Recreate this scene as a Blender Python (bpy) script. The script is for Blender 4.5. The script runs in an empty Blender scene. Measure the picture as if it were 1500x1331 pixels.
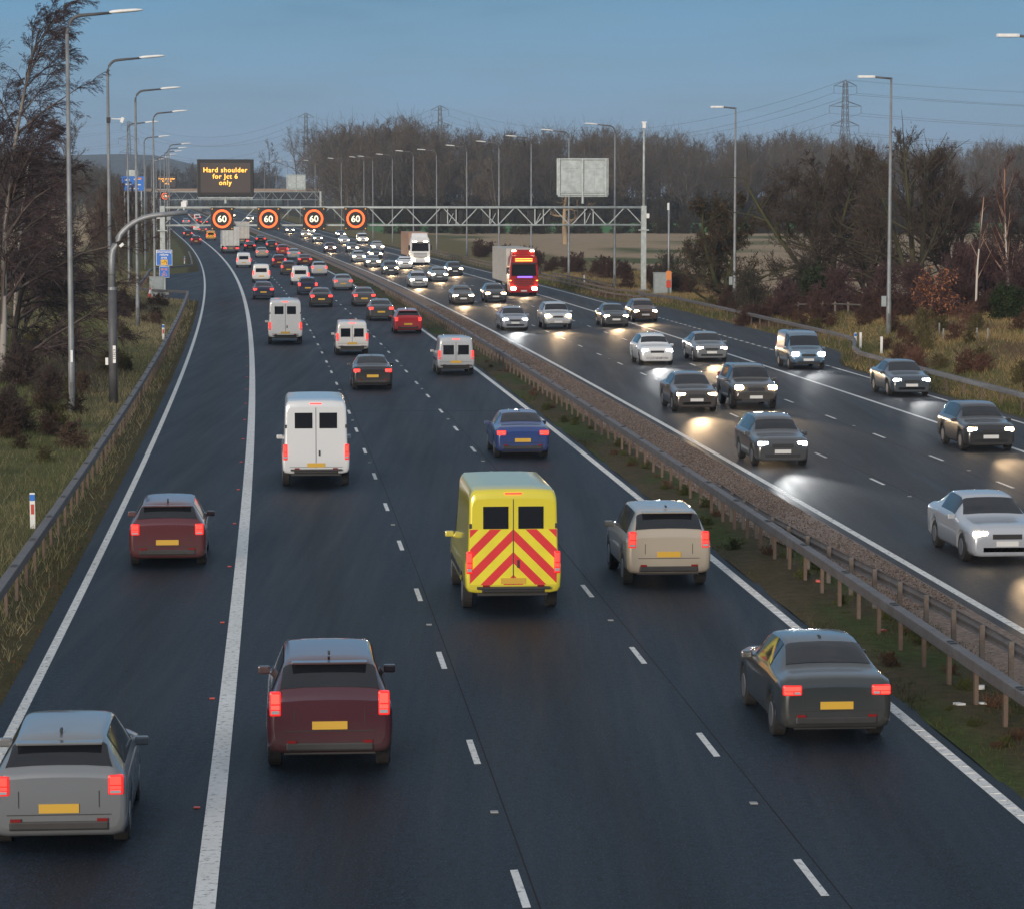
import bpy, bmesh, math, random
import numpy as np
from mathutils import Vector, Matrix

R = math.radians
scene = bpy.context.scene
COL = scene.collection

# ------------------------------------------------------------------ camera
FPX, CAMH = 4300.0, 8.5                      # focal length in photo pixels (1500 wide), camera height
PITCH = math.atan((665.5 - 290.0) / FPX)
HAZE = 0.00016
cam = bpy.data.cameras.new('camera')
cam.sensor_fit = 'HORIZONTAL'
cam.sensor_width = 36.0
cam.lens = FPX / 1500.0 * 36.0
cam.clip_start, cam.clip_end = 0.5, 20000.0
camo = bpy.data.objects.new('camera', cam)
COL.objects.link(camo)
camo.location = (0, 0, CAMH)
camo.rotation_euler = (R(90) - PITCH, 0, 0)
scene.camera = camo

# ------------------------------------------------------------------ sky, sun, exposure
SUN_EL, SUN_AZ = 9.0, 200.0                  # low sun behind the camera; azimuth clockwise from +Y
world = bpy.data.worlds.new('World')
scene.world = world
world.use_nodes = True
wn, wl = world.node_tree.nodes, world.node_tree.links
wn.clear()
w_out = wn.new('ShaderNodeOutputWorld')
w_bg = wn.new('ShaderNodeBackground')
w_sky = wn.new('ShaderNodeTexSky')
w_sky.sky_type = 'NISHITA'
w_sky.sun_disc = False
w_sky.sun_elevation = R(SUN_EL)
w_sky.sun_rotation = R(SUN_AZ)
w_sky.altitude = 100
w_sky.air_density = 1.0
w_sky.dust_density = 0.6
w_sky.ozone_density = 4.0
w_bg.inputs['Strength'].default_value = 0.12
# a thin even veil of evening cloud, streaked along the horizon
w_tc = wn.new('ShaderNodeTexCoord')
w_map = wn.new('ShaderNodeMapping')
w_map.inputs['Scale'].default_value = (7.0, 7.0, 46.0)
w_noise = wn.new('ShaderNodeTexNoise')
w_noise.inputs['Scale'].default_value = 1.6
w_noise.inputs['Detail'].default_value = 6.0
w_noise.inputs['Roughness'].default_value = 0.55
w_ramp = wn.new('ShaderNodeValToRGB')
w_ramp.color_ramp.elements[0].position = 0.38
w_ramp.color_ramp.elements[0].color = (0.82, 0.82, 0.82, 1)
w_ramp.color_ramp.elements[1].position = 0.70
w_ramp.color_ramp.elements[1].color = (0.96, 0.96, 0.96, 1)
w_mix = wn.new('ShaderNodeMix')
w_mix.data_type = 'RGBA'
w_sep = wn.new('ShaderNodeSeparateXYZ')
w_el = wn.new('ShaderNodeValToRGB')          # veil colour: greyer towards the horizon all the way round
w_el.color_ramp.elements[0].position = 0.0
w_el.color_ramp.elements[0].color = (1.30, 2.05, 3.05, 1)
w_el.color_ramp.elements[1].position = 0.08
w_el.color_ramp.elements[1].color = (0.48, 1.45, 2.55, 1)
for _p, _c in ((.25, (1.4, 2.0, 2.7, 1)), (.55, (2.6, 2.8, 3.05, 1)), (1.0, (2.95, 3.05, 3.2, 1))):   # brighter grey sky added overhead to light the ground, the same all round
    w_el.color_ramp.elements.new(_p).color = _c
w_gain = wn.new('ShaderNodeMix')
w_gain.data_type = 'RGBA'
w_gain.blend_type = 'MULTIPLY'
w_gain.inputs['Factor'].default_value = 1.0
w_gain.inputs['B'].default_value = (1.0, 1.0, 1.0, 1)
wl.new(w_tc.outputs['Generated'], w_map.inputs['Vector'])
wl.new(w_map.outputs['Vector'], w_noise.inputs['Vector'])
wl.new(w_noise.outputs['Fac'], w_ramp.inputs['Fac'])
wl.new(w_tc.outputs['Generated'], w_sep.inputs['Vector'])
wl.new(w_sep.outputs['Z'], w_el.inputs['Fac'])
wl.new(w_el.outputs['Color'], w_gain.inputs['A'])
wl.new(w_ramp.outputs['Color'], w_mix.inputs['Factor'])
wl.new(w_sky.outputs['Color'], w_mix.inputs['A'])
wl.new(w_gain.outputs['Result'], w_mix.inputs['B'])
w_band = wn.new('ShaderNodeValToRGB')        # soft darker and lighter cloud bands
w_band.color_ramp.elements[0].position = 0.30; w_band.color_ramp.elements[0].color = (0.76, 0.79, 0.82, 1)
w_band.color_ramp.elements[1].position = 0.72; w_band.color_ramp.elements[1].color = (1.12, 1.09, 1.05, 1)
w_mul = wn.new('ShaderNodeMix'); w_mul.data_type = 'RGBA'; w_mul.blend_type = 'MULTIPLY'; w_mul.inputs['Factor'].default_value = 1.0
wl.new(w_noise.outputs['Fac'], w_band.inputs['Fac'])
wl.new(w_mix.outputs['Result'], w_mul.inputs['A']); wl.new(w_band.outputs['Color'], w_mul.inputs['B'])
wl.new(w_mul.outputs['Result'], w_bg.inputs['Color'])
wl.new(w_bg.outputs['Background'], w_out.inputs['Surface'])

sun = bpy.data.lights.new('sun', 'SUN')
sun.energy = 1.7
sun.angle = R(18)
sun.color = (1.0, 0.86, 0.72)
suno = bpy.data.objects.new('sun', sun)
COL.objects.link(suno)
_az, _el = R(SUN_AZ), R(SUN_EL)
_sd = Vector((math.sin(_az) * math.cos(_el), math.cos(_az) * math.cos(_el), math.sin(_el)))
suno.rotation_euler = (-_sd).to_track_quat('-Z', 'Y').to_euler()

vs = scene.view_settings
vs.view_transform = 'Standard'
vs.look = 'None'
vs.exposure = 0.75
vs.gamma = 1.0
vs.use_curve_mapping = False
scene.cycles.use_denoising = True
scene.cycles.max_bounces = 5
scene.cycles.diffuse_bounces = 2
scene.cycles.glossy_bounces = 3
scene.cycles.transparent_max_bounces = 8
scene.cycles.volume_bounces = 0
scene.cycles.sample_clamp_indirect = 4.0
scene.cycles.use_light_tree = True

# ------------------------------------------------------------------ the place in numbers
def hs(Y):
    """X of the white line between hard shoulder and lane 1 (the road bends gently left)."""
    Y = np.asarray(Y, float)
    d = np.minimum(Y, 560.0) - 45.0
    return -4.5 - 0.078 * d - 0.000055 * d * d - 0.1347 * np.maximum(Y - 560.0, 0)
def hslope(Y):
    return float(-0.078 - 0.00011 * (min(Y, 560.0) - 45.0))
def heading(Y):
    return math.atan(-hslope(Y))             # rotation about z that turns +Y along the road
def sstep(t):
    t = np.clip(t, 0, 1)
    return t * t * (3 - 2 * t)
def road_z(Y):
    return 4.5 * sstep((np.asarray(Y, float) - 350.0) / 900.0)
def edge_l(Y):                               # left edge of the tarmac, with the refuge bay
    Y = np.asarray(Y, float)
    return -3.8 - 4.6 * sstep((Y - 243) / 9.0) * (1 - sstep((Y - 318) / 26.0))
def edge_r(Y):
    Y = np.asarray(Y, float)
    return 29.8 + 3.0 * sstep((Y - 146) / 20.0) * (1 - sstep((Y - 228) / 22.0))
def ground_h(off, Y):
    off = np.asarray(off, float); Y = np.asarray(Y, float)
    z = road_z(Y)
    dl = np.maximum(edge_l(Y) - off, 0)
    dr = np.maximum(off - edge_r(Y), 0)
    bank_l = 1.5 * sstep((dl - 0.8) / 13.0) - 0.9 * sstep((dl - 18) / 30.0)
    bank_r = (0.2 + 1.3 * (1 - sstep((Y - 165) / 60.0))) * sstep((dr - 0.6) / 9.0)
    ripple = 0.10 * np.sin(off * 0.9 + Y * 0.13) * np.sin(Y * 0.21 + 1.3) * np.clip((dl + dr - 1) / 6.0, 0, 1)
    hill = 3.0 * sstep((Y - 700) / 500.0) * sstep((off - 40) / 120.0)
    inside = (dl + dr) <= 0
    return z + bank_l + bank_r + ripple + hill + np.where(inside, -0.06, 0.0)
def gz(X, Y):
    return float(ground_h(X - float(hs(Y)), Y))
def ray(px, py):
    u, v = (px - 750.0) / FPX, -(py - 665.5) / FPX
    return (u, math.cos(PITCH) + v * math.sin(PITCH), -math.sin(PITCH) + v * math.cos(PITCH))
def at_road(px, py, h=0.0):
    """Point on the carriageway (plus height h) seen at a photo pixel."""
    d = ray(px, py); z = h
    for _ in range(25):
        t = (z - CAMH) / d[2]
        z = 0.5 * z + 0.5 * (float(road_z(min(d[1] * t, 1500))) + h)
    return d[0] * t, d[1] * t
def at_depth(px, py, Y):
    d = ray(px, py); t = Y / d[1]
    return d[0] * t, Y, CAMH + d[2] * t

# ------------------------------------------------------------------ helpers
class MB:
    def __init__(s): s.v, s.f = [], []
    def box(s, c, d, rz=0.0, rx=0.0, ry=0.0):
        n = len(s.v)
        m = Matrix.Rotation(rz, 3, 'Z') @ Matrix.Rotation(ry, 3, 'Y') @ Matrix.Rotation(rx, 3, 'X')
        for k in range(8):
            p = Vector(((k & 1) - .5, ((k >> 1) & 1) - .5, ((k >> 2) & 1) - .5))
            p = m @ Vector((p.x * d[0], p.y * d[1], p.z * d[2]))
            s.v.append((p.x + c[0], p.y + c[1], p.z + c[2]))
        s.f += [tuple(n + i for i in q) for q in ((0, 2, 3, 1), (4, 5, 7, 6), (0, 1, 5, 4), (2, 6, 7, 3), (0, 4, 6, 2), (1, 3, 7, 5))]
        return s
    def tube(s, pts, rad, n=8, cap=True):
        pts = [Vector(p) for p in pts]
        if not isinstance(rad, (list, tuple)): rad = [rad] * len(pts)
        base = len(s.v)
        for i, p in enumerate(pts):
            a = pts[max(i - 1, 0)]; b = pts[min(i + 1, len(pts) - 1)]
            t = (b - a).normalized()
            u = t.cross(Vector((0, 0, 1)) if abs(t.z) < .9 else Vector((1, 0, 0))).normalized()
            w = t.cross(u)
            for k in range(n):
                ang = 2 * math.pi * k / n
                q = p + (u * math.cos(ang) + w * math.sin(ang)) * rad[i]
                s.v.append(tuple(q))
        for i in range(len(pts) - 1):
            for k in range(n):
                a = base + i * n + k; b = base + i * n + (k + 1) % n
                s.f.append((a, b, b + n, a + n))
        if cap:
            s.f.append(tuple(base + k for k in reversed(range(n))))
            e = base + (len(pts) - 1) * n
            s.f.append(tuple(e + k for k in range(n)))
        return s
    def prism(s, poly, y0, y1):
        """polygon of (x, z) extruded along y"""
        n = len(s.v); m = len(poly)
        for y in (y0, y1):
            s.v += [(x, y, z) for x, z in poly]
        s.f.append(tuple(n + i for i in range(m)))
        s.f.append(tuple(n + m + i for i in reversed(range(m))))
        for i in range(m):
            j = (i + 1) % m
            s.f.append((n + i, n + m + i, n + m + j, n + j))
        return s
    def slab(s, poly, z0, z1):
        n = len(s.v); m = len(poly)
        for z in (z0, z1):
            s.v += [(x, y, z) for x, y in poly]
        s.f.append(tuple(n + i for i in reversed(range(m))))
        s.f.append(tuple(n + m + i for i in range(m)))
        for i in range(m):
            j = (i + 1) % m
            s.f.append((n + i, n + j, n + m + j, n + m + i))
        return s
    def mesh(s, name, mat=None, smooth=False, bevel=0.0):
        me = bpy.data.meshes.new(name)
        me.from_pydata(s.v, [], s.f)
        bm = bmesh.new(); bm.from_mesh(me)
        bmesh.ops.recalc_face_normals(bm, faces=bm.faces)
        if bevel > 0:
            bmesh.ops.bevel(bm, geom=list(bm.edges), offset=bevel, segments=2, affect='EDGES', profile=.6)
        bm.to_mesh(me); bm.free()
        if smooth: me.polygons.foreach_set('use_smooth', [True] * len(me.polygons))
        if mat: me.materials.append(mat)
        me.update()
        return me
def ob(name, me, parent=None, loc=None, rz=None):
    o = bpy.data.objects.new(name, me)
    COL.objects.link(o)
    if parent is not None: o.parent = parent
    if loc is not None: o.location = loc
    if rz is not None: o.rotation_euler = (0, 0, rz)
    return o
def tag(o, label=None, cat=None, group=None, kind=None):
    if label: o['label'] = label
    if cat: o['category'] = cat
    if group: o['group'] = group
    if kind: o['kind'] = kind
    return o
def empty(name, loc, rz=0.0):
    o = bpy.data.objects.new(name, None)
    o.empty_display_size = .2
    COL.objects.link(o)
    o.location = loc; o.rotation_euler = (0, 0, rz)
    return o
def np_mesh(name, V, Q, mat, smooth=False, col=None):
    """fast mesh from numpy: V (n,3), Q (m,3|4)"""
    me = bpy.data.meshes.new(name)
    V = np.ascontiguousarray(V, np.float32); Q = np.ascontiguousarray(Q, np.int32)
    k = Q.shape[1]
    me.vertices.add(len(V)); me.vertices.foreach_set('co', V.ravel())
    me.loops.add(Q.size); me.loops.foreach_set('vertex_index', Q.ravel())
    me.polygons.add(len(Q)); me.polygons.foreach_set('loop_start', np.arange(len(Q), dtype=np.int32) * k)
    if smooth: me.polygons.foreach_set('use_smooth', np.ones(len(Q), bool))
    if col is not None:
        ca = me.color_attributes.new('tint', 'FLOAT_COLOR', 'POINT')
        c = np.ones((len(V), 4), np.float32); c[:, :3] = col
        ca.data.foreach_set('color', c.ravel())
    me.update(calc_edges=True)
    me.materials.append(mat)
    return me
def text_mesh(body, size, mat, bold=0.0, extrude=0.004, spacing=1.0, line=1.0):
    cu = bpy.data.curves.new('lettering', 'FONT')
    cu.body = body; cu.size = size; cu.align_x = 'CENTER'; cu.align_y = 'CENTER'
    cu.offset = bold; cu.extrude = extrude; cu.resolution_u = 3
    cu.space_character = spacing; cu.space_line = line
    o = bpy.data.objects.new('lettering', cu); COL.objects.link(o)
    dg = bpy.context.evaluated_depsgraph_get()
    me = bpy.data.meshes.new_from_object(o.evaluated_get(dg))
    bpy.data.objects.remove(o); bpy.data.curves.remove(cu)
    # stand it up: text plane x,y -> x,z ; front faces -y
    for v in me.vertices: v.co = (v.co.x, -v.co.z, v.co.y)
    me.materials.clear(); me.materials.append(mat)
    xs = [v.co.x for v in me.vertices]; zs = [v.co.z for v in me.vertices]
    for v in me.vertices: v.co.x -= (min(xs) + max(xs)) / 2; v.co.z -= (min(zs) + max(zs)) / 2
    return me

# ------------------------------------------------------------------ materials
def nodes(name):
    m = bpy.data.materials.new(name); m.use_nodes = True
    nt = m.node_tree
    b = nt.nodes['Principled BSDF']
    return m, nt, b
def noise(nt, scale, detail=4, coord='Object', rough=.6, vec=None):
    t = nt.nodes.new('ShaderNodeTexNoise')
    t.inputs['Scale'].default_value = scale; t.inputs['Detail'].default_value = detail
    t.inputs['Roughness'].default_value = rough
    if vec is None:
        tc = nt.nodes.new('ShaderNodeTexCoord'); vec = tc.outputs[coord]
    nt.links.new(vec, t.inputs['Vector'])
    return t.outputs['Fac']
def ramp(nt, fac, stops):
    r = nt.nodes.new('ShaderNodeValToRGB')
    e = r.color_ramp.elements
    while len(e) < len(stops): e.new(.5)
    for el, (p, c) in zip(e, stops):
        el.position = p; el.color = (*c, 1) if len(c) == 3 else c
    nt.links.new(fac, r.inputs['Fac'])
    return r.outputs['Color']
def mixc(nt, fac, a, b, mode='MIX'):
    m = nt.nodes.new('ShaderNodeMix'); m.data_type = 'RGBA'; m.blend_type = mode
    for s, v in (('Factor', fac), ('A', a), ('B', b)):
        if hasattr(v, 'links') or hasattr(v, 'is_linked'): nt.links.new(v, m.inputs[s])
        elif s == 'Factor': m.inputs[s].default_value = v
        else: m.inputs[s].default_value = (*v, 1)
    return m.outputs['Result']
def bump(nt, b, h, strength=.3, dist=.02):
    n = nt.nodes.new('ShaderNodeBump')
    n.inputs['Strength'].default_value = strength; n.inputs['Distance'].default_value = dist
    nt.links.new(h, n.inputs['Height']); nt.links.new(n.outputs['Normal'], b.inputs['Normal'])
def simple(name, c, rough=.6, metal=0.0, var=.25, scale=3.0, bstr=0.0):
    m, nt, b = nodes(name)
    f = noise(nt, scale, 5)
    lo = tuple(x * (1 - var) for x in c); hi = tuple(min(x * (1 + var), 1) for x in c)
    nt.links.new(ramp(nt, f, [(.3, lo), (.7, hi)]), b.inputs['Base Color'])
    b.inputs['Roughness'].default_value = rough; b.inputs['Metallic'].default_value = metal
    if bstr: bump(nt, b, noise(nt, scale * 8, 3), bstr, .01)
    return m
def glow(name, c, s, base=(.02, .02, .02)):
    m, nt, b = nodes(name)
    b.inputs['Base Color'].default_value = (*base, 1)
    b.inputs['Emission Color'].default_value = (*c, 1)
    b.inputs['Emission Strength'].default_value = s
    b.inputs['Roughness'].default_value = .3
    return m
def tinted(name, rough=.9, scale=1.0, trans=0.0):
    """colour from the 'tint' attribute (grass, leaves, bark)"""
    m, nt, b = nodes(name)
    a = nt.nodes.new('ShaderNodeAttribute'); a.attribute_name = 'tint'
    nt.links.new(a.outputs['Color'], b.inputs['Base Color'])
    b.inputs['Roughness'].default_value = rough
    b.inputs['Specular IOR Level'].default_value = .15
    if trans:
        t = nt.nodes.new('ShaderNodeBsdfTranslucent'); mx = nt.nodes.new('ShaderNodeMixShader')
        nt.links.new(a.outputs['Color'], t.inputs['Color'])
        mx.inputs['Fac'].default_value = trans
        nt.links.new(b.outputs['BSDF'], mx.inputs[1]); nt.links.new(t.outputs['BSDF'], mx.inputs[2])
        nt.links.new(mx.outputs['Shader'], nt.nodes['Material Output'].inputs['Surface'])
    return m
M = {}
def mat_asphalt(name, tint):
    m, nt, b = nodes(name)
    a = nt.nodes.new('ShaderNodeAttribute'); a.attribute_name = 'lane'      # metres across the carriageway
    geo = nt.nodes.new('ShaderNodeNewGeometry')
    mp = nt.nodes.new('ShaderNodeMapping'); mp.inputs['Scale'].default_value = (1, .03, 1)
    nt.links.new(geo.outputs['Position'], mp.inputs['Vector'])
    long_n = noise(nt, 1.7, 6, vec=mp.outputs['Vector'])
    fine = noise(nt, 30, 3, vec=geo.outputs['Position'], rough=.8)
    grit = noise(nt, 7, 8, vec=geo.outputs['Position'], rough=.75)
    patch = noise(nt, .08, 4, vec=geo.outputs['Position'])
    c0 = ramp(nt, grit, [(.34, tuple(x * .25 for x in tint)), (.66, tuple(x * 1.9 for x in tint))])
    c1 = mixc(nt, .8, c0, ramp(nt, long_n, [(.3, (.45, .45, .5)), (.7, (1.55, 1.52, 1.5))]), 'MULTIPLY')
    c2 = mixc(nt, .6, c1, ramp(nt, patch, [(.35, (.65, .66, .7)), (.65, (1.35, 1.34, 1.3))]), 'MULTIPLY')
    # oil-darkened strip in the middle of each lane, polished wheel paths either side
    sep = nt.nodes.new('ShaderNodeSeparateXYZ'); nt.links.new(a.outputs['Vector'], sep.inputs['Vector'])
    oil = ramp(nt, sep.outputs['X'], [(0.0, (1.06, 1.06, 1.06)), (.22, (1.0, 1.0, 1.0)), (.5, (.42, .43, .46)), (.78, (1.0, 1.0, 1.0)), (1.0, (1.06, 1.06, 1.06))])
    c3 = mixc(nt, .9, c2, oil, 'MULTIPLY')
    sp = ramp(nt, fine, [(.53, (0, 0, 0)), (.70, (.075, .088, .105))])
    c4 = mixc(nt, 1.0, c3, sp, 'ADD')
    nt.links.new(c4, b.inputs['Base Color'])
    rr = ramp(nt, long_n, [(.3, (.55, .55, .55)), (.7, (.72, .72, .72))])
    nt.links.new(rr, b.inputs['Roughness'])
    b.inputs['Specular IOR Level'].default_value = .20
    bump(nt, b, fine, .25, .006)
    return m
M['asphalt'] = mat_asphalt('asphalt', (.0075, .0165, .027))
M['asphalt2'] = mat_asphalt('asphalt_worn', (.024, .025, .027))
def mat_line(name='road_paint'):
    m, nt, b = nodes(name)
    geo = nt.nodes.new('ShaderNodeNewGeometry')
    f = noise(nt, 9, 6, vec=geo.outputs['Position'], rough=.7)
    g = noise(nt, .7, 4, vec=geo.outputs['Position'])
    c = ramp(nt, f, [(.34, (.16, .16, .17)), (.45, (.70, .70, .68)), (.8, (.84, .84, .81))])
    c = mixc(nt, .6, c, ramp(nt, g, [(.3, (.84, .82, .78)), (.7, (1.0, 1.0, 1.0))]), 'MULTIPLY')
    nt.links.new(c, b.inputs['Base Color'])
    b.inputs['Roughness'].default_value = .6
    bump(nt, b, f, .3, .01)
    return m
M['paint_line'] = mat_line()
def mat_ground():
    m, nt, b = nodes('rough_grass_ground')
    geo = nt.nodes.new('ShaderNodeNewGeometry')
    p = geo.outputs['Position']
    a = nt.nodes.new('ShaderNodeAttribute'); a.attribute_name = 'tint'
    n1 = noise(nt, .35, 6, vec=p); n2 = noise(nt, 3.2, 6, vec=p, rough=.7)
    c = mixc(nt, .7, a.outputs['Color'], ramp(nt, n2, [(.3, (.55, .55, .5)), (.7, (1.4, 1.35, 1.25))]), 'MULTIPLY')
    c = mixc(nt, .6, c, ramp(nt, n1, [(.35, (.75, .85, .7)), (.65, (1.2, 1.1, 1.0))]), 'MULTIPLY')
    nt.links.new(c, b.inputs['Base Color'])
    b.inputs['Roughness'].default_value = .95; b.inputs['Specular IOR Level'].default_value = .1
    bump(nt, b, n2, .8, .15)
    return m
M['ground'] = mat_ground()
def mat_gravel():
    m, nt, b = nodes('gravel_bed')
    geo = nt.nodes.new('ShaderNodeNewGeometry')
    v = nt.nodes.new('ShaderNodeTexVoronoi'); v.inputs['Scale'].default_value = 11
    nt.links.new(geo.outputs['Position'], v.inputs['Vector'])
    c = mixc(nt, .7, (.22, .165, .13), ramp(nt, v.outputs['Color'], [(0, (.4, .38, .36)), (1, (1.5, 1.35, 1.25))]), 'MULTIPLY')
    nt.links.new(c, b.inputs['Base Color'])
    b.inputs['Roughness'].default_value = .9
    bump(nt, b, v.outputs['Distance'], .8, .03)
    return m
M['gravel'] = mat_gravel()
def mat_galv(name, c, rust=0.0, rough=.5, metal=.35):
    m, nt, b = nodes(name)
    geo = nt.nodes.new('ShaderNodeNewGeometry')
    f = noise(nt, 2.2, 6, vec=geo.outputs['Position']); g = noise(nt, 14, 4, vec=geo.outputs['Position'])
    col = ramp(nt, f, [(.3, tuple(x * .75 for x in c)), (.7, tuple(x * 1.2 for x in c))])
    if rust: col = mixc(nt, ramp(nt, g, [(.5 - rust * .2, (0, 0, 0)), (.75, (1, 1, 1))]), col, (.13, .075, .05))
    nt.links.new(col, b.inputs['Base Color'])
    b.inputs['Roughness'].default_value = rough; b.inputs['Metallic'].default_value = metal
    return m
M['galv'] = mat_galv('galvanised_steel', (.30, .31, .32))
M['galv_dark'] = mat_galv('weathered_steel', (.135, .13, .13), .12, .6, .1)
M['post_rust'] = mat_galv('rusty_steel', (.14, .105, .08), .6, .75, .1)
M['pole'] = mat_galv('lamp_column_steel', (.24, .25, .255), 0, .55, .2)
M['pole_dark'] = mat_galv('dark_pole_steel', (.115, .115, .118), 0, .6, .2)
M['gantry'] = mat_galv('gantry_paint', (.43, .47, .46), 0, .5, .05)
M['sign_back'] = mat_galv('sign_back_aluminium', (.46, .51, .50), 0, .5, .1)
M['lamp_head'] = simple('lamp_head_paint', (.80, .80, .78), .45, 0, .1)
M['black'] = simple('black_casing', (.017, .017, .019), .5, 0, .2)
M['screen'] = simple('matt_screen', (.095, .080, .076), .8, 0, .12, 30)
M['amber'] = glow('amber_leds', (1.0, .42, .06), 1.9)
M['ring'] = glow('red_leds', (1.0, .095, .016), 1.9)
M['led_white'] = glow('white_leds', (1.0, .90, .58), 1.3)
M['sign_blue'] = simple('blue_sign_sheet', (.012, .16, .60), .4, 0, .08)
M['sign_yellow'] = simple('yellow_sign_sheet', (.85, .47, .02), .4, 0, .08)
M['sign_white'] = simple('white_sign_sheet', (.80, .80, .78), .4, 0, .06)
M['sign_orange'] = simple('orange_lettering', (.80, .26, .07), .4, 0, .06)
M['sign_red'] = simple('red_sheet', (.58, .06, .03), .45, 0, .1)
M['concrete'] = simple('concrete', (.26, .25, .23), .9, 0, .3, 2.0, .3)
M['wood'] = simple('old_timber', (.15, .125, .10), .9, 0, .35, 5.0)
M['cabinet'] = simple('grey_cabinet_paint', (.30, .34, .345), .5, 0, .1)
M['bark'] = tinted('bark')
M['grass'] = tinted('grass_blades', trans=.4)
M['stones'] = tinted('loose_stones')
M['glass'] = None
m_, nt_, b_ = nodes('dark_car_glass')
b_.inputs['Base Color'].default_value = (.012, .014, .018, 1); b_.inputs['Roughness'].default_value = .06
b_.inputs['Specular IOR Level'].default_value = .6
M['glass'] = m_
m_, nt_, b_ = nodes('car_paint')
oi = nt_.nodes.new('ShaderNodeObjectInfo')
geo_ = nt_.nodes.new('ShaderNodeTexCoord')
dirt = noise(nt_, 2.5, 5, vec=geo_.outputs['Object'])
sx = nt_.nodes.new('ShaderNodeSeparateXYZ'); nt_.links.new(geo_.outputs['Object'], sx.inputs['Vector'])
mr = nt_.nodes.new('ShaderNodeMapRange')
mr.inputs['From Min'].default_value = .2; mr.inputs['From Max'].default_value = .85
mr.inputs['To Min'].default_value = .65; mr.inputs['To Max'].default_value = .0
nt_.links.new(sx.outputs['Z'], mr.inputs['Value'])
mm_ = nt_.nodes.new('ShaderNodeMath'); mm_.operation = 'MULTIPLY'
nt_.links.new(mr.outputs['Result'], mm_.inputs[0]); nt_.links.new(dirt, mm_.inputs[1])
nt_.links.new(mixc(nt_, mm_.outputs[0], oi.outputs['Color'], (.10, .09, .08)), b_.inputs['Base Color'])
b_.inputs['Roughness'].default_value = .28
b_.inputs['Coat Weight'].default_value = .9; b_.inputs['Coat Roughness'].default_value = .08
b_.inputs['Metallic'].default_value = .1
M['paint'] = m_
M['tail_on'] = glow('lit_tail_lamp', (1.0, .026, .018), 2.4, (.3, .01, .01))
M['tail_far'] = glow('lit_brake_lamp', (1.0, .034, .024), 2.6, (.3, .01, .01))
M['tail_dim'] = glow('red_lamp_shell', (1.0, .02, .015), .55, (.25, .012, .012))
M['tail_off'] = simple('red_lamp_lens', (.20, .012, .012), .2, 0, .1)
M['head_on'] = glow('lit_headlamp_warm', (1.0, .72, .42), 30.0)
M['head_cool'] = glow('lit_headlamp_white', (.92, .96, 1.0), 30.0)
M['head_off'] = simple('clear_lamp_lens', (.35, .36, .38), .12, 0, .1)
M['amber_on'] = glow('lit_amber_lamp', (1.0, .33, .05), 4.0)
M['blue_on'] = glow('lit_blue_strip', (.10, .06, 1.0), 3.5)
M['plate_y'] = glow('yellow_plate', (.85, .42, .06), .06, (.50, .31, .04))  # faint glow of the plate stands in for plate-lamp light
M['plate_w'] = simple('white_plate', (.62, .62, .60), .4, 0, .05)
M['tyre'] = simple('tyre_rubber', (.018, .018, .018), .85, 0, .2)
M['rim'] = simple('wheel_rim', (.28, .28, .29), .35, .7, .15)
M['trim'] = simple('black_trim', (.02, .02, .021), .55, 0, .2)
M['chrome'] = simple('chassis_grey', (.10, .10, .10), .5, .3, .2)
M['chev_red'] = simple('red_chevron_sheet', (.62, .025, .03), .4, 0, .06)
M['chev_yel'] = simple('yellow_chevron_sheet', (.72, .62, .03), .4, 0, .06)
# ================================================================== ground, road, markings
rng = np.random.default_rng(7)
def grid_mesh(name, offs, Ys, zfun, mat, colfun=None, colname='tint'):
    offs = np.asarray(offs, float); Ys = np.asarray(Ys, float)
    if offs.ndim == 1: O = np.repeat(offs[None, :], len(Ys), 0)
    else: O = offs
    n, k = O.shape
    YY = np.repeat(Ys[:, None], k, 1)
    X = hs(YY) + O
    Z = zfun(O, YY)
    V = np.stack([X, YY, Z], -1).reshape(-1, 3)
    i = np.arange(n - 1)[:, None] * k + np.arange(k - 1)[None, :]
    Q = np.stack([i, i + 1, i + 1 + k, i + k], -1).reshape(-1, 4)
    me = np_mesh(name, V, Q, mat, smooth=True)
    if colfun is not None:
        ca = me.color_attributes.new(colname, 'FLOAT_COLOR', 'POINT')
        c = np.ones((n, k, 4), np.float32); c[..., :3] = colfun(O, YY)
        ca.data.foreach_set('color', c.ravel())
    return me
def cgrid(stops, v):
    v = np.asarray(v); xs = [s[0] for s in stops]
    return np.stack([np.interp(v, xs, [s[1][j] for s in stops]) for j in range(3)], -1)
GRASS_L, GRASS_R = (.13, .125, .06), (.17, .14, .07)
TAN, GREEN, LITTER = (.44, .33, .22), (.10, .22, .09), (.075, .062, .045)
def ground_col(O, Y):
    c = np.empty(O.shape + (3,)); c[:] = (.07, .066, .033)
    left = O < 0
    c[left] = GRASS_L; c[~left] = GRASS_R
    verge = (np.abs(O - 13) < 18.2)
    c[verge] = (.085, .075, .042)
    fl = (O < -19) & (Y < 1400) & (Y > 150); c[fl] = TAN
    fr = (O > 46) & (Y < 620) & (Y > 180); c[fr] = (.38, .28, .20)
    pat = fr & (np.sin(O * .11 + Y * .021) * np.sin(Y * .05 + 1) > .62); c[pat] = (.10, .115, .05)
    gr = (O > 40) & (Y >= 620) & (Y < 745); c[gr] = GREEN
    wd = (O > 36) & (Y >= 745); c[wd] = LITTER
    far = (Y > 1400); c[far] = (.07, .075, .045)
    return c
ys = np.concatenate([np.arange(-80, 60, 10), np.arange(60, 420, 3.0), np.arange(420, 1200, 12.0), np.arange(1200, 6001, 120)])
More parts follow.
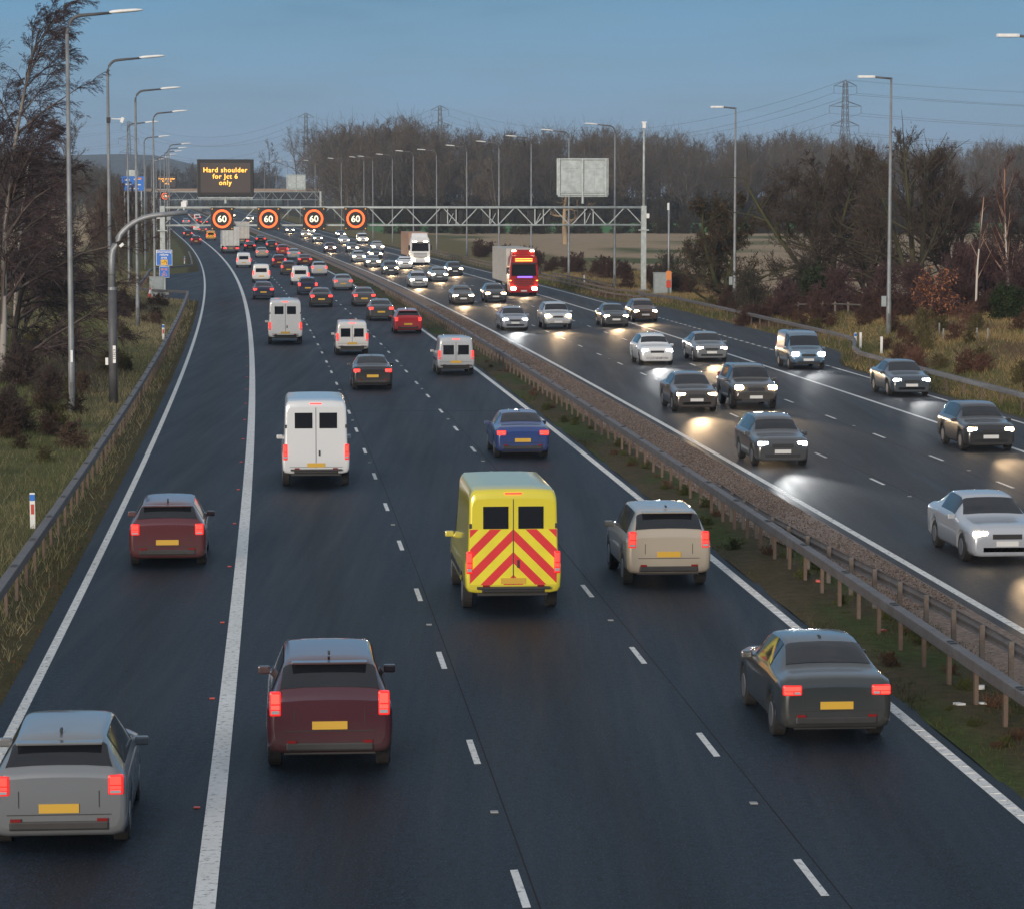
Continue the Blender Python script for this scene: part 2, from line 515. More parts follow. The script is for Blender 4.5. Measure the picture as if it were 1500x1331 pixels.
ol = np.array([-2500, -1200, -700, -420, -300, -220, -170, -130, -100, -80, -64, -52, -44, -38, -33, -29, -26, -23, -20.5, -18.5, -17, -15.5, -14, -12.5, -11, -10, -9, -8.2, -7.4, -6.6, -6, -5.4, -5, -4.6, -4.2, -3.85, -3.4])
orr = np.array([29.4, 29.9, 30.3, 30.8, 31.4, 32, 32.6, 33.2, 34, 35, 36, 37.5, 39, 40.5, 42, 44, 46, 49, 53, 58, 65, 75, 90, 110, 135, 165, 200, 260, 340, 460, 700, 1200, 2500])
G = grid_mesh('ground', np.concatenate([ol, np.linspace(0, 26, 6), orr]), ys, ground_h, M['ground'], ground_col)
tag(ob('ground', G), kind='structure')

def lane_attr(lines):
    """0 on a lane line, .5 in the middle of a lane"""
    def f(O, Y):
        c = np.zeros(O.shape + (3,))
        mids = [(a + b) / 2 for a, b in zip(lines[:-1], lines[1:])]
        xs = sorted([(l, 0.) for l in lines] + [(m, .5) for m in mids])
        c[..., 0] = np.interp(O, [x for x, _ in xs], [v for _, v in xs])
        return c
    return f
L_HS, L12, L23, L_RE, L_LE = 0.0, 3.88, 7.58, 11.15, -3.40
R_LE, R12, R23, R_HS, R_OUT = 15.55, 18.95, 22.55, 26.05, 29.25
ysr = np.concatenate([np.arange(-60, 140, 5.0), np.arange(140, 360, 3.0), np.arange(360, 1500, 10)])
lin = [L_LE - .2, L_HS, L12, L23, L_RE]
cols = np.concatenate([[-3.8], np.sort(np.concatenate([lin, [(a + b) / 2 for a, b in zip(lin[:-1], lin[1:])]])), [11.5]])
OL = np.repeat(cols[None, :], len(ysr), 0); OL[:, 0] = edge_l(ysr)
road_l = tag(ob('road', grid_mesh('road', OL, ysr, lambda O, Y: road_z(Y), M['asphalt'], lane_attr(lin), 'lane')), kind='structure')
lin = [R_LE, R12, R23, R_HS, R_OUT]
cols = np.concatenate([[15.15], np.sort(np.concatenate([lin, [(a + b) / 2 for a, b in zip(lin[:-1], lin[1:])]])), [29.8]])
OR = np.repeat(cols[None, :], len(ysr), 0); OR[:, -1] = edge_r(ysr)
road_r = tag(ob('road', grid_mesh('road', OR, ysr, lambda O, Y: road_z(Y), M['asphalt2'], lane_attr(lin), 'lane')), kind='structure')
# median strip and gravel bed
ysm = np.concatenate([np.arange(-60, 360, 2.0), np.arange(360, 1500, 12)])
def med_col(O, Y):
    c = np.empty(O.shape + (3,)); c[:] = (.085, .070, .045)
    g = np.sin(Y * .31) * np.sin(Y * .083 + O * 2) > .2; c[g] = (.06, .08, .03)
    return c
tag(ob('median_ground', grid_mesh('median', np.array([11.42, 11.7, 12.2, 12.8, 13.3, 13.9]), ysm,
    lambda O, Y: road_z(Y) + .01 + .06 * np.sin(np.clip((O - 11.42) / 1.9, 0, 1) * math.pi) - .05 * np.clip((O - 12.8), 0, 1) + .02 * np.sin(Y * 2.3 + O * 4), M['ground'], med_col)), kind='structure')
def grav_l(Y): return 13.75 - .78 * sstep((np.asarray(Y, float) - 64) / 14.0)
def grav_z(O, Y): return road_z(Y) + .02 + .07 * np.sin(np.clip((O - grav_l(Y)) / (15.2 - grav_l(Y)), 0, 1) * math.pi)
OG = np.stack([grav_l(ysm) + (15.2 - grav_l(ysm)) * t for t in (0, .2, .5, .8, 1)], 1)
grav = tag(ob('gravel_strip', grid_mesh('gravel', OG, ysm, grav_z, M['gravel'])), kind='structure')

# painted lines -----------------------------------------------------------
def strip(name, off, w, Y0, Y1, parent, z=.005, step=4.0, bumps=False):
    Ys = np.arange(Y0, Y1 + .01, step)
    o = ob(name, grid_mesh(name, np.array([off - w / 2, off + w / 2]), Ys, lambda O, Y: road_z(Y) + z, M['paint_line']), parent)
    return o
strip('edge_line', L_LE, .17, -40, 1480, road_l)
strip('edge_line', L_HS, .27, -40, 1480, road_l)
strip('edge_line', L_RE, .20, -40, 1480, road_l)
strip('edge_line', R_LE, .20, -40, 1480, road_r)
strip('edge_line', R_HS, .18, -40, 1480, road_r)
strip('edge_line', R_OUT, .14, 236, 1480, road_r)
strip('edge_line', R_OUT, .14, -40, 148, road_r)
# raised ribs on the edge lines near the camera: one part per line
def ribs(off, w, Y0, Y1, parent):
    mb = MB(); Y = Y0
    while Y < Y1:
        mb.box((float(hs(Y)) + off, Y, .011), (w - .02, .07, .008), heading(Y)); Y += .5
    tag(ob('line_rib', mb.mesh('line_ribs', M['paint_line']), parent), kind='stuff')
ribs(L_LE, .15, 40, 130, road_l); ribs(L_RE, .18, 34, 130, road_l); ribs(R_LE, .18, 55, 150, road_r)
DASH = MB().slab([(-.05, -1.0), (.052, -.99), (.05, 1.0), (-.051, .98)], .004, .0075).mesh('lane_marking', M['paint_line'])
def dashes(off, Yp, parent, Ymax_single=330.0, Yend=1000.0):
    Y = Yp
    far = MB()
    while Y < Yend:
        if Y < Ymax_single:
            o = ob('lane_marking', DASH, parent, (float(hs(Y)) + off, Y, float(road_z(Y))), heading(Y))
            if Y > 150: o.scale = (1.1, 1, 1)
        else:
            far.slab([(float(hs(Y + a)) + off + b, Y + a) for a, b in ((-1, -.07), (-1, .07), (1, .07), (1, -.07))], float(road_z(Y)) + .004, float(road_z(Y)) + .012)
        Y += 9.0
    tag(ob('lane_marking', far.mesh('far_markings', M['paint_line']), parent), kind='stuff')
dashes(L12, 35.7 - 9, road_l); dashes(L23, 36.3 - 9, road_l)
dashes(R12, 79.0 - 36, road_r); dashes(R23, 87.0 - 36, road_r)
# short broken line along the refuge bay on the right, zig of marks across the oncoming lanes
SD = MB().slab([(-.07, -.5), (.07, -.5), (.07, .5), (-.07, .5)], .004, .0075).mesh('bay_marking', M['paint_line'])
for k in range(44):
    Y = 149 + 2 * k
    ob('bay_marking', SD, road_r, (float(hs(Y)) + R_OUT, Y, float(road_z(Y))), heading(Y))
# road studs between the marks
STUD = MB().box((0, 0, .012), (.11, .13, .016)).mesh('road_stud', simple('stud_body', (.30, .29, .27), .4, .1, .2), bevel=.005)
STUD_R = MB().box((0, 0, .012), (.09, .10, .016)).mesh('road_stud', M['sign_red'], bevel=.005)
for off, Y0, par in ((L12, 40.2, road_l), (L23, 40.8, road_l), (R12, 83.5, road_r), (R23, 91.5, road_r)):
    for k in range(-2, 11):
        Y = Y0 + 18 * k
        if Y > 25: ob('road_stud', STUD, par, (float(hs(Y)) + off, Y, .0), heading(Y))
for k in range(14):
    Y = 40.5 + 9 * k
    ob('road_stud', STUD_R, road_l, (float(hs(Y)) + L_HS - .26, Y, .0), heading(Y))
# seams and patch joint in the surface
def seam(Y, a, b, parent, w=.05):
    mb = MB().slab([(float(hs(Y)) + a, Y), (float(hs(Y)) + b, Y + .4), (float(hs(Y)) + b, Y + .4 + w), (float(hs(Y)) + a, Y + w)], .002, .0035)
    ob('tar_joint', mb.mesh('tar_joint', M['tar']), parent)
M['tar'] = simple('tar_sealant', (.006, .006, .007), .95)
seam(117, L_HS + .1, L_RE - .1, road_l, .12); seam(161, R_LE, R_HS, road_r, .10); seam(214, L_LE, L_RE, road_l, .2)
ysj = np.arange(20, 240, 2.0)
for off, par in ((L12 + .16, road_l), (L23 + .2, road_l), (R12 + .2, road_r), (R23 - .2, road_r)):
    ob('tar_joint', grid_mesh('tar_joint', np.array([off - .012, off + .012]) , ysj, lambda O, Y: road_z(Y) + .0025 , M['tar']), par)
# loop cuts in the oncoming lanes / shoulder
for cx, cY, par in ((-1.7, 238, road_l), (17.2, 172, road_r), (20.7, 170, road_r), (17.2, 196, road_r), (24.3, 168, road_r)):
    mb = MB()
    for k in range(9):
        Y = cY + k * 1.6
        mb.slab([(float(hs(Y)) + cx - .85, Y), (float(hs(Y)) + cx + .85, Y), (float(hs(Y)) + cx + .85, Y + .09), (float(hs(Y)) + cx - .85, Y + .09)], .0026, .0042)
    ob('tar_joint', mb.mesh('loop_cuts', M['tar']), par)

# ================================================================== safety barriers
BEAM = MB().box((0, 0, .71), (.20, 4.82, .20)).mesh('rail_beam', M['galv_dark'], bevel=.02)
POST = MB().box((0, 0, .33), (.07, .11, .70)).mesh('post', M['post_rust'], bevel=.008)
COLLAR = MB().box((0, 0, .812), (.14, .30, .012)).box((.0, -.12, .82), (.1, .035, .018)).box((0, .12, .82), (.1, .035, .018)).mesh('bolt_plate', M['black'])
def w_beam_mesh():
    # corrugated rail: profile in x,z swept along y
    prof = [(.0, .52), (.05, .55), (.05, .60), (0, .635), (0, .665), (.05, .70), (.05, .75), (.0, .78), (-.012, .78), (.035, .745), (.035, .705), (-.012, .665), (-.012, .635), (.035, .60), (.035, .555), (-.012, .52)]
    return MB().prism(prof, -2.0, 2.0).mesh('rail_beam', M['galv_dark'])
WBEAM = w_beam_mesh()
WPOST = MB().box((0, 0, .36), (.09, .10, .88)).mesh('post', mat_galv('weathered_post', (.15, .135, .12), .35, .75, .1), bevel=.008)
def barrier(label, offf, Y0, Y1, beam, blen, post, pstep, pdx, root_name='safety_barrier', plates=True, ground=True, post_to=330.0):
    Ym = Y0
    r = tag(empty(root_name, (float(hs(Ym)) + float(offf(Ym)), Ym, 0)), label, 'barrier')
    inv = -Vector(r.location)
    Y = Y0 + blen / 2; k = 0
    def zof(Y):
        return float(ground_h(offf(Y), Y)) if ground else float(road_z(Y)) + .02
    while Y < Y1:
        a, b = Y - blen / 2, Y + blen / 2
        xa, xb = float(hs(a)) + float(offf(a)), float(hs(b)) + float(offf(b))
        ang = math.atan2(-(xb - xa), b - a)
        za, zb = zof(a), zof(b)
        o = ob('rail_beam', beam, r, Vector(((xa + xb) / 2, Y, (za + zb) / 2)) + inv)
        o.rotation_euler = (math.atan2(zb - za, b - a), 0, ang)
        o.scale = (1, math.hypot(xb - xa, b - a) / blen * 1.0, 1)
        if plates and Y < 210:
            p = ob('bolt_plate', COLLAR, r, Vector((xa, a, za)) + inv); p.rotation_euler = (0, 0, ang)
        Y += blen; k += 1
    Y = Y0 + .6
    while Y < min(Y1, post_to):
        o = ob('post', post, r, Vector((float(hs(Y)) + float(offf(Y)) + pdx, Y, zof(Y))) + inv)
        o.rotation_euler = (random.uniform(-.02, .02), random.uniform(-.02, .02), heading(Y))
        Y += pstep
    return r
random.seed(3)
barrier('dull grey box-beam barrier along the left grass verge, curving round the refuge bay', lambda Y: edge_l(Y) - .88, 42, 420, BEAM, 4.8, POST, 2.4, 0.0)
barrier('grey box-beam barrier on the near side of the median', lambda Y: 12.55, 36, 640, BEAM, 4.8, POST, 2.0, 0.0, ground=False, post_to=260)
barrier('short corrugated steel barrier with tall posts, lower right of the median', lambda Y: 13.72 - .86 * sstep((Y - 50) / 24.0), 36, 80, WBEAM, 4.0, WPOST, 2.0, -.09, plates=False, ground=False, post_to=260)
barrier('grey rail barrier along the right grass verge before the bare trees', lambda Y: edge_r(Y) + .75, 90, 238, BEAM, 4.8, POST, 3.2, 0.0, plates=False)
# brown double rail barrier guarding the right gantry leg
RAIL = MB().box((0, 0, .50), (.08, 4.02, .15)).box((0, 0, .86), (.08, 4.02, .15)).mesh('rail_beam', mat_galv('brown_weathered_rail', (.20, .155, .125), .35, .75, .1), bevel=.012)
barrier('brown double-rail barrier in front of the right gantry leg', lambda Y: edge_r(Y) + .95, 238, 470, RAIL, 4.0, WPOST, 4.0, .10, plates=False, post_to=420)
barrier('second brown double-rail barrier set back behind the right gantry leg barrier', lambda Y: edge_r(Y) + 2.3, 256, 300, RAIL, 4.0, WPOST, 4.0, .10, plates=False, post_to=420)

# ================================================================== grass, weeds, stones
def blades(name, n, offr, Yr, hr, colf, label, dens=None, z_extra=0.0, wid=(.006, .016), log=True, lean=.8, maskf=None, cat='grass'):
    u = rng.random(n)
    Y = np.exp(np.log(Yr[0]) + u * (np.log(Yr[1]) - np.log(Yr[0]))) if log else Yr[0] + u * (Yr[1] - Yr[0])
    lo = offr[0](Y) if callable(offr[0]) else np.full(n, offr[0])
    hi = offr[1](Y) if callable(offr[1]) else np.full(n, offr[1])
    O = lo + rng.random(n) * (hi - lo)
    if maskf is not None:
        k = maskf(O, Y) > rng.random(n); O, Y = O[k], Y[k]; n = len(Y)
    clump = .5 + .5 * np.sin(O * 1.7 + 3 * np.sin(Y * .6)) * np.sin(Y * 1.1 + 2 * np.sin(O * .8))
    big = .5 + .5 * np.sin(O * .47 + 1.3 * np.sin(Y * .19)) * np.sin(Y * .27 + O * .21)
    h = hr[0] + (hr[1] - hr[0]) * (clump * .45 + .35 * big ** 2 + .2 * rng.random(n)) * rng.uniform(.6, 1.1, n)
    X = hs(Y) + O
    Z = ground_h(O, Y) if z_extra is None else road_z(Y) + z_extra
    ang = rng.random(n) * 2 * math.pi; la = rng.random(n) * 2 * math.pi
    w = rng.uniform(*wid, n) * np.maximum(1, Y / 110.0)
    ln = (.25 + rng.random(n)) * lean * h
    bx, by = np.cos(ang) * w, np.sin(ang) * w
    base = np.stack([X, Y, Z - .03], -1)
    V = np.empty((n, 3, 3))
    V[:, 0] = base + np.stack([bx, by, np.zeros(n)], -1)
    V[:, 1] = base - np.stack([bx, by, np.zeros(n)], -1)
    V[:, 2] = base + np.stack([np.cos(la) * ln, np.sin(la) * ln, h], -1)
    c = colf(O, Y, n)
    C = np.repeat(c[:, None, :], 3, 1).reshape(-1, 3)
    me = np_mesh(name, V.reshape(-1, 3), np.arange(3 * n).reshape(-1, 3), M['grass'], col=C)
    return tag(ob(name, me), label, cat, kind='stuff')
def pal(cols, wts=None):
    cols = np.array(cols); wts = None if wts is None else np.array(wts) / sum(wts)
    def f(O, Y, n):
        i = rng.choice(len(cols), n, p=wts)
        return cols[i] * rng.uniform(.65, 1.3, (n, 1))
    return f
def left_pal(O, Y, n):
    green = np.array((.15, .175, .06)); straw = np.array((.42, .34, .20)); dark = np.array((.075, .066, .045)); mauve = np.array((.22, .165, .14))
    s = .5 + .5 * np.sin(O * .55 + Y * .06) * np.sin(Y * .045 + O * .2 + 1)
    t = np.clip(s + rng.normal(0, .28, n), 0, 1)[:, None]
    c = green * (1 - t) + straw * t
    d = ((np.sin(O * .43 + 2.1) * np.sin(Y * .075 + .6) + rng.normal(0, .3, n)) > .55)[:, None]
    c = np.where(d, dark * .6 + mauve * .4, c)
    return c * rng.uniform(.6, 1.3, (n, 1))
def right_pal(O, Y, n):
    d = O - edge_r(Y)
    s = np.sin(Y * .21 + O * .5) * np.sin(O * .9 - Y * .07 + 1)
    g = (rng.random(n) < np.clip(.72 - d / 13 + .45 * s, .06, .9))[:, None]
    c = np.where(g, np.array((.14, .165, .05)), np.array((.46, .32, .145)))
    rd = ((np.sin(Y * .11 + 2) * np.sin(O * .7 + Y * .03) + rng.normal(0, .3, n)) > .62)[:, None]
    c = np.where(rd, np.array((.19, .11, .08)), c)
    return c * rng.uniform(.5, 1.25, (n, 1))
blades('verge_grass', 230000, (lambda Y: edge_l(Y) - 17.0, lambda Y: edge_l(Y) - .25), (44, 330), (.08, .50), left_pal,
       'long tufted green and straw grass on the left verge', z_extra=None,
       maskf=lambda O, Y: np.clip((edge_l(Y) - O) / 2.2, .30, 1) * np.clip(1.25 - (edge_l(Y) - O) / 26, .3, 1))
blades('verge_weeds', 12000, (lambda Y: edge_l(Y) - .75, lambda Y: edge_l(Y) + .04), (44, 240), (.03, .16),
       pal([(.07, .10, .03), (.13, .10, .045), (.22, .09, .035), (.08, .066, .04)]), 'low weeds and moss between left edge line and barrier', z_extra=None)
blades('right_verge_grass', 130000, (lambda Y: edge_r(Y) + .2, lambda Y: edge_r(Y) + 15.0), (92, 330), (.08, .55),
       right_pal,
       'green and straw-coloured grass on the right verge below the trees', z_extra=None)
blades('median_weeds', 42000, (11.45, lambda Y: grav_l(Y) + .1), (36, 300), (.03, .22),
       pal([(.08, .11, .032), (.055, .08, .025), (.14, .10, .055), (.10, .07, .045)], [4, 3, 3, 2]), 'low green and brown weeds under the median barriers', z_extra=.02,
       maskf=lambda O, Y: .45 + .55 * np.sin(Y * .35 + np.sin(Y * .11) * 3))
blades('median_moss', 9000, (13.6, 15.1), (50, 90), (.02, .10),
       pal([(.10, .12, .02), (.06, .075, .02), (.07, .05, .03)]), 'yellow-green moss beside the gravel strip', z_extra=.04,
       maskf=lambda O, Y: np.clip((82 - Y) / 14, 0, 1))
# loose stones of the gravel strip
n = 40000
Y = np.exp(np.log(60) + rng.random(n) * (np.log(230) - np.log(60))); O = grav_l(Y) + rng.random(n) * (15.12 - grav_l(Y))
k = (Y > 78) | (rng.random(n) < .35); Y, O = Y[k], O[k]; n = len(Y)
r = rng.uniform(.014, .034, n) * np.maximum(1, Y / 120)
tet = np.array([(1, 0, -.3), (-.5, .87, -.3), (-.5, -.87, -.3), (0, 0, .75)])
ang = rng.random(n) * 6.28; ca, sa = np.cos(ang), np.sin(ang)
V = tet[None] * r[:, None, None]
V = np.stack([V[..., 0] * ca[:, None] - V[..., 1] * sa[:, None], V[..., 0] * sa[:, None] + V[..., 1] * ca[:, None], V[..., 2]], -1)
V += np.stack([hs(Y) + O, Y, grav_z(O, Y) + .01], -1)[:, None, :]
Qi = (np.arange(n)[:, None, None] * 4 + np.array([(0, 1, 3), (1, 2, 3), (2, 0, 3), (0, 2, 1)])[None]).reshape(-1, 3)
sc_ = np.array([(.22, .165, .13), (.32, .26, .22), (.13, .10, .085), (.27, .17, .12)])[rng.integers(0, 4, n)] * rng.uniform(.6, 1.3, (n, 1))
tag(ob('gravel', np_mesh('gravel', V.reshape(-1, 3), Qi, M['stones'], col=np.repeat(sc_, 4, 0))), 'loose brown stones of the median gravel strip', 'gravel', kind='stuff')
# ================================================================== gantries and signs
def sign_60(parent, x, z, w, y=-.35, bright=True, corner=True):
    s = ob('speed_sign', MB().box((0, 0, 0), (w, .28, w)).mesh('speed_sign', M['black'], bevel=.03), parent, (x, y, z))
    n = 40; ro, ri = w * .405, w * .315
    mb = MB()
    for k in range(n):
        for rr in (ri, ro):
            a = 2 * math.pi * k / n; mb.v.append((rr * math.cos(a), -.152, rr * math.sin(a)))
    for k in range(n):
        j = (k + 1) % n; mb.f.append((2 * k, 2 * k + 1, 2 * j + 1, 2 * j))
    for v in list(mb.v): pass
    ob('led_ring', mb.mesh('led_ring', M['ring']), s)
    o = ob('led_figures', text_mesh('60', w * .40, M['led_white'], bold=w * .004), s, (0, -.155, -.005))
    if corner:
        for a in (-1, 1):
            for b in (-1, 1):
                ob('corner_lamp', MB().tube([(a * w * .43, -.14, b * w * .43), (a * w * .43, -.16, b * w * .43)], w * .03, 8).mesh('corner_lamp', M['amber_dim']), s)
    return s
M['amber_dim'] = glow('dim_amber_lamp', (1, .4, .05), .5, (.2, .1, .02))
def message_sign(parent, x, z0, z1, w, lines, tsz, y=-.4):
    h = z1 - z0
    s = ob('message_sign', MB().box((0, 0, 0), (w, .5, h)).mesh('message_sign', M['black'], bevel=.05), parent, (x, y, (z0 + z1) / 2))
    ob('screen', MB().box((0, -.255, 0), (w * .88, .02, h * .80)).mesh('screen', M['screen']), s)
    ob('lettering', text_mesh(lines, tsz, M['amber'], bold=tsz * .012, spacing=1.12, line=.95), s, (0, -.275, h * .02))
    ob('base_beam', MB().box((0, 0, -h / 2 - .14), (w * .97, .3, .12)).mesh('base_beam', M['gantry'], bevel=.01), s)
    ob('mount', MB().tube([(0, .1, -h / 2 - .2), (0, .1, -h / 2 - .62)], .12, 10).mesh('mount', M['gantry']), s)
    return s
def sign_back(parent, x, z0, z1, w, y=.3):
    h = z1 - z0
    s = ob('sign_back', MB().box((0, 0, 0), (w, .12, h)).mesh('sign_back', M['sign_back'], bevel=.02), parent, (x, y, (z0 + z1) / 2))
    for xx in (-w * .45, 0, w * .45):
        ob('frame_tube', MB().tube([(xx, -.14, -h / 2 - .05), (xx, -.14, h / 2)], .085, 8).mesh('frame_tube', M['gantry']), s)
    for zz in (-h / 2 - .1, -h * .43, h * .47):
        ob('frame_tube', MB().tube([(-w * .48, -.13, zz), (w * .48, -.13, zz)], .07, 8).mesh('frame_tube', M['gantry']), s)
    for xx in (-w * .225, w * .225):
        ob('back_panel', MB().box((xx, -.075, -h * .1), (w * .36, .03, h * .58)).mesh('back_panel', M['sign_back'], bevel=.006), s)
        ob('back_panel', MB().box((xx, -.075, h * .32), (w * .36, .03, h * .20)).mesh('back_panel', M['sign_back'], bevel=.006), s)
        ob('panel_seam', MB().box((xx, -.094, -h * .1), (.02, .01, h * .56)).mesh('panel_seam', M['cabinet']), s)
    ob('mount', MB().tube([(0, -.1, -h / 2 - .05), (0, -.1, -h / 2 - .75)], .11, 10).mesh('mount', M['gantry']), s)
    return s
def gantry(label, loc, rz, span, zb, zt, period, z_ground, detail=True):
    r = tag(empty('sign_gantry', (loc[0], loc[1], z_ground), rz), label, 'gantry')
    zb -= z_ground; zt -= z_ground
    rad = .115
    for nm, zz in (('top_chord', zt), ('bottom_chord', zb)):
        ob('chord', MB().tube([(.1, 0, zz), (span - .1, 0, zz)], rad if nm == 'top_chord' else .09, 10).mesh('chord', M['gantry'], smooth=True), r)
    n = int(round(span / (period / 2)))
    st = span / n
    for k in range(n):
        a, b = (zb, zt) if k % 2 == 0 else (zt, zb)
        ob('truss_brace', MB().tube([(k * st + .08, 0, a), ((k + 1) * st - .08, 0, b)], .052, 6).mesh('truss_brace', M['gantry']), r)
    for xx in (0.0, span):
        c = ob('column', MB().box((xx, 0, (zt + .15) / 2), (.44, .44, zt + .15)).mesh('column', M['gantry'], bevel=.02), r)
        ob('flange', MB().box((xx, 0, zb - .45), (.86, .86, .10)).mesh('flange', M['gantry'], bevel=.01), c)
        ob('base_plate', MB().box((xx, 0, .15), (1.0, 1.0, .5)).mesh('base_plate', M['concrete'], bevel=.03), c)
        if detail:
            ob('floodlight', MB().box((xx + (.32 if xx else -.32), 0, zt - .75), (.34, .4, .42)).mesh('floodlight', M['lamp_head'], bevel=.03), c)
    return r
GY = 260.0
g_rz = math.atan(-hslope(260))
GX0, GY0 = -30.7, 258.6
def glx(px):
    # local x on the near gantry for a photo pixel column
    u = (px - 750) / FPX * 1.0
    c, s = math.cos(g_rz), math.sin(g_rz)
    return (GX0 - u * (GY0 * .9962 + 0)) / (u * s - c)
gan = gantry('pale grey lattice gantry with four lit 60 signs across both carriageways', (GX0, GY0), g_rz, glx(943), 6.07, 7.63, 3.3, float(ground_h(-6.6, 258.6)))
zgan = gan.location.z
for px_ in (325, 393, 459.5, 520.5):
    sign_60(gan, glx(px_), 8.5 + (290 - 320.5) * 261 / FPX - zgan, 2.0)
message_sign(gan, glx(330.5), 8.62 - zgan, 11.85 - zgan, 4.95, 'Hard shoulder\nfor Jct 6\nonly', .585)
sign_back(gan, glx(854), 8.72 - zgan, 12.0 - zgan, 4.65)
for px_ in (662, 724, 790, 863):
    s = ob('speed_sign', MB().box((0, 0, 0), (2.0, .28, 1.75)).mesh('speed_sign', M['black'], bevel=.03), gan, (glx(px_), .55, 6.9 - zgan))
    for xx in (-.38, .38):
        ob('bracket', MB().box((xx, -.42, 0), (.09, .10, 1.62)).mesh('bracket', M['gantry']), s)
    ob('bracket', MB().tube([(-.3, -.3, -.7), (.15, -.3, .2)], .04, 6).mesh('bracket', M['gantry']), s)
xm = glx(943)
mast = ob('camera_mast', MB().tube([(xm, 0, 7.7 - zgan), (xm, 0, 14.6 - zgan)], [.13, .085], 10).mesh('camera_mast', M['gantry'], smooth=True), gan)
ob('camera', MB().box((xm, 0, 14.9 - zgan), (.30, .34, .50)).box((xm, 0, 15.2 - zgan), (.44, .3, .12)).mesh('camera', M['lamp_head'], bevel=.03), mast)
ob('sensor_box', MB().box((glx(271), -.1, 8.05 - zgan), (.42, .3, .42)).mesh('sensor_box', M['lamp_head'], bevel=.03), gan)
ob('cabinet_box', MB().box((.55, 0, 6.9 - zgan), (.36, .4, .7)).mesh('cabinet_box', M['cabinet'], bevel=.02), gan)
# blue signs on the left leg (things of their own)
def plate_sign(name, label, px, y0, y1, w_px, Y, fill):
    z0 = CAMH + (290 - y1) * Y / FPX; z1 = CAMH + (290 - y0) * Y / FPX
    w = w_px * Y / FPX; X = (px - 750) * Y / FPX
    r = tag(empty(name, (X, Y, (z0 + z1) / 2), g_rz * .6), label, 'sign')
    ob('border', MB().box((0, .03, 0), (w, .05, z1 - z0)).mesh('border', M['sign_white'], bevel=.012), r)
    ob('face', MB().box((0, -.004, 0), (w * .94, .03, (z1 - z0) * .94)).mesh('face', M['sign_blue'], bevel=.008), r)
    for xx in (-w * .25, w * .25): ob('bracket', MB().box((xx, .14, 0), (.06, .20, (z1 - z0) * .8)).mesh('bracket', M['gantry']), r)
    fill(r, w, z1 - z0)
    return r
def fill_era(r, w, h):
    ob('lettering', text_mesh('Emergency\nrefuge\narea', .30, M['sign_white'], bold=.006, line=.82), r, (0, -.026, h * .20))
    p = ob('telephone_panel', MB().box((0, -.025, -h * .29), (w * .42, .012, h * .34)).mesh('telephone_panel', M['sign_yellow'], bevel=.004), r)
    ob('telephone_symbol', MB().tube([(.02, -.036, -h * .21), (.12, -.036, -h * .22), (.20, -.036, -h * .29), (.21, -.036, -h * .37)], [.05, .022, .022, .05], 6).mesh('telephone_symbol', M['black']), p)
    ob('lettering', text_mesh('SOS', .15, M['black']), p, (-.10, -.034, -h * .31))
def fill_loc(r, w, h):
    ob('lettering', text_mesh('M 42\nA\n29.2', .27, M['sign_orange'], bold=.006, line=.88), r, (0, -.024, 0))
plate_sign('refuge_sign', 'blue Emergency refuge area sign with yellow telephone panel on the left gantry leg', 241.5, 366, 388.8, 23.5, 258.2, fill_era)
plate_sign('location_sign', 'small blue and orange location sign reading M 42 A below the refuge area sign', 241.5, 390, 406.5, 14.5, 258.2, fill_loc)

# far gantry
Y2 = 700.0
g2 = gantry('distant pale lattice gantry beyond the 60 signs with a sign back on top', ((226 - 750) * Y2 / FPX, Y2), g_rz + .03, 39.8, 8.0, 9.85, 3.3, float(road_z(Y2)), False)
def g2x(px): return ((px - 750) - (226 - 750)) * Y2 / FPX
zg2 = g2.location.z
message_sign(g2, g2x(246.5), 10.6 - zg2, 14.0 - zg2, 4.6, 'Hard shoulder\nfor Jct 6\nonly', .585)
sign_60(g2, g2x(243.5), 8.85 - zg2, 1.95, corner=False)
sign_back(g2, g2x(435), 10.5 - zg2, 14.0 - zg2, 4.6)
for px_ in (395, 407, 419, 440):
    ob('speed_sign', MB().box((g2x(px_), .55, 8.95 - zg2), (1.7, .28, 1.6)).mesh('speed_sign', M['black']), g2)
# blue direction sign
Yd = 600.0
X0 = (197 - 750) * Yd / FPX
zd = gz(X0, Yd)
ds = tag(empty('direction_sign', (X0, Yd, zd), .1), 'large dark blue direction sign with white legend beyond the left lamp columns', 'sign')
za, zb_ = CAMH + (290 - 280) * Yd / FPX - zd, CAMH + (290 - 259) * Yd / FPX - zd
ob('face', MB().box((0, 0, (za + zb_) / 2), (4.7, .1, zb_ - za)).mesh('face', M['sign_blue'], bevel=.02), ds)
ob('top_box', MB().box((-.1, 0, zb_ + .65), (2.3, .3, 1.25)).mesh('top_box', M['sign_back'], bevel=.03), ds)
for k, (xx, zz, ww) in enumerate(((-1.2, .75, 1.1), (.9, .8, 1.4), (-1.0, .45, 1.6), (1.1, .42, 1.0), (.2, .15, 1.8))):
    ob('legend_bar', MB().box((xx, -.056, za + zz * (zb_ - za)), (ww, .01, .22)).mesh('legend_bar', M['sign_white']), ds)
ob('route_panel', MB().box((1.3, -.055, zb_ - .45), (.9, .012, .35)).mesh('route_panel', M['sign_orange']), ds)
for xx in (-1.7, 1.7): ob('post', MB().tube([(xx, .2, -.3), (xx, .2, zb_)], .14, 8).mesh('post', M['gantry']), ds)

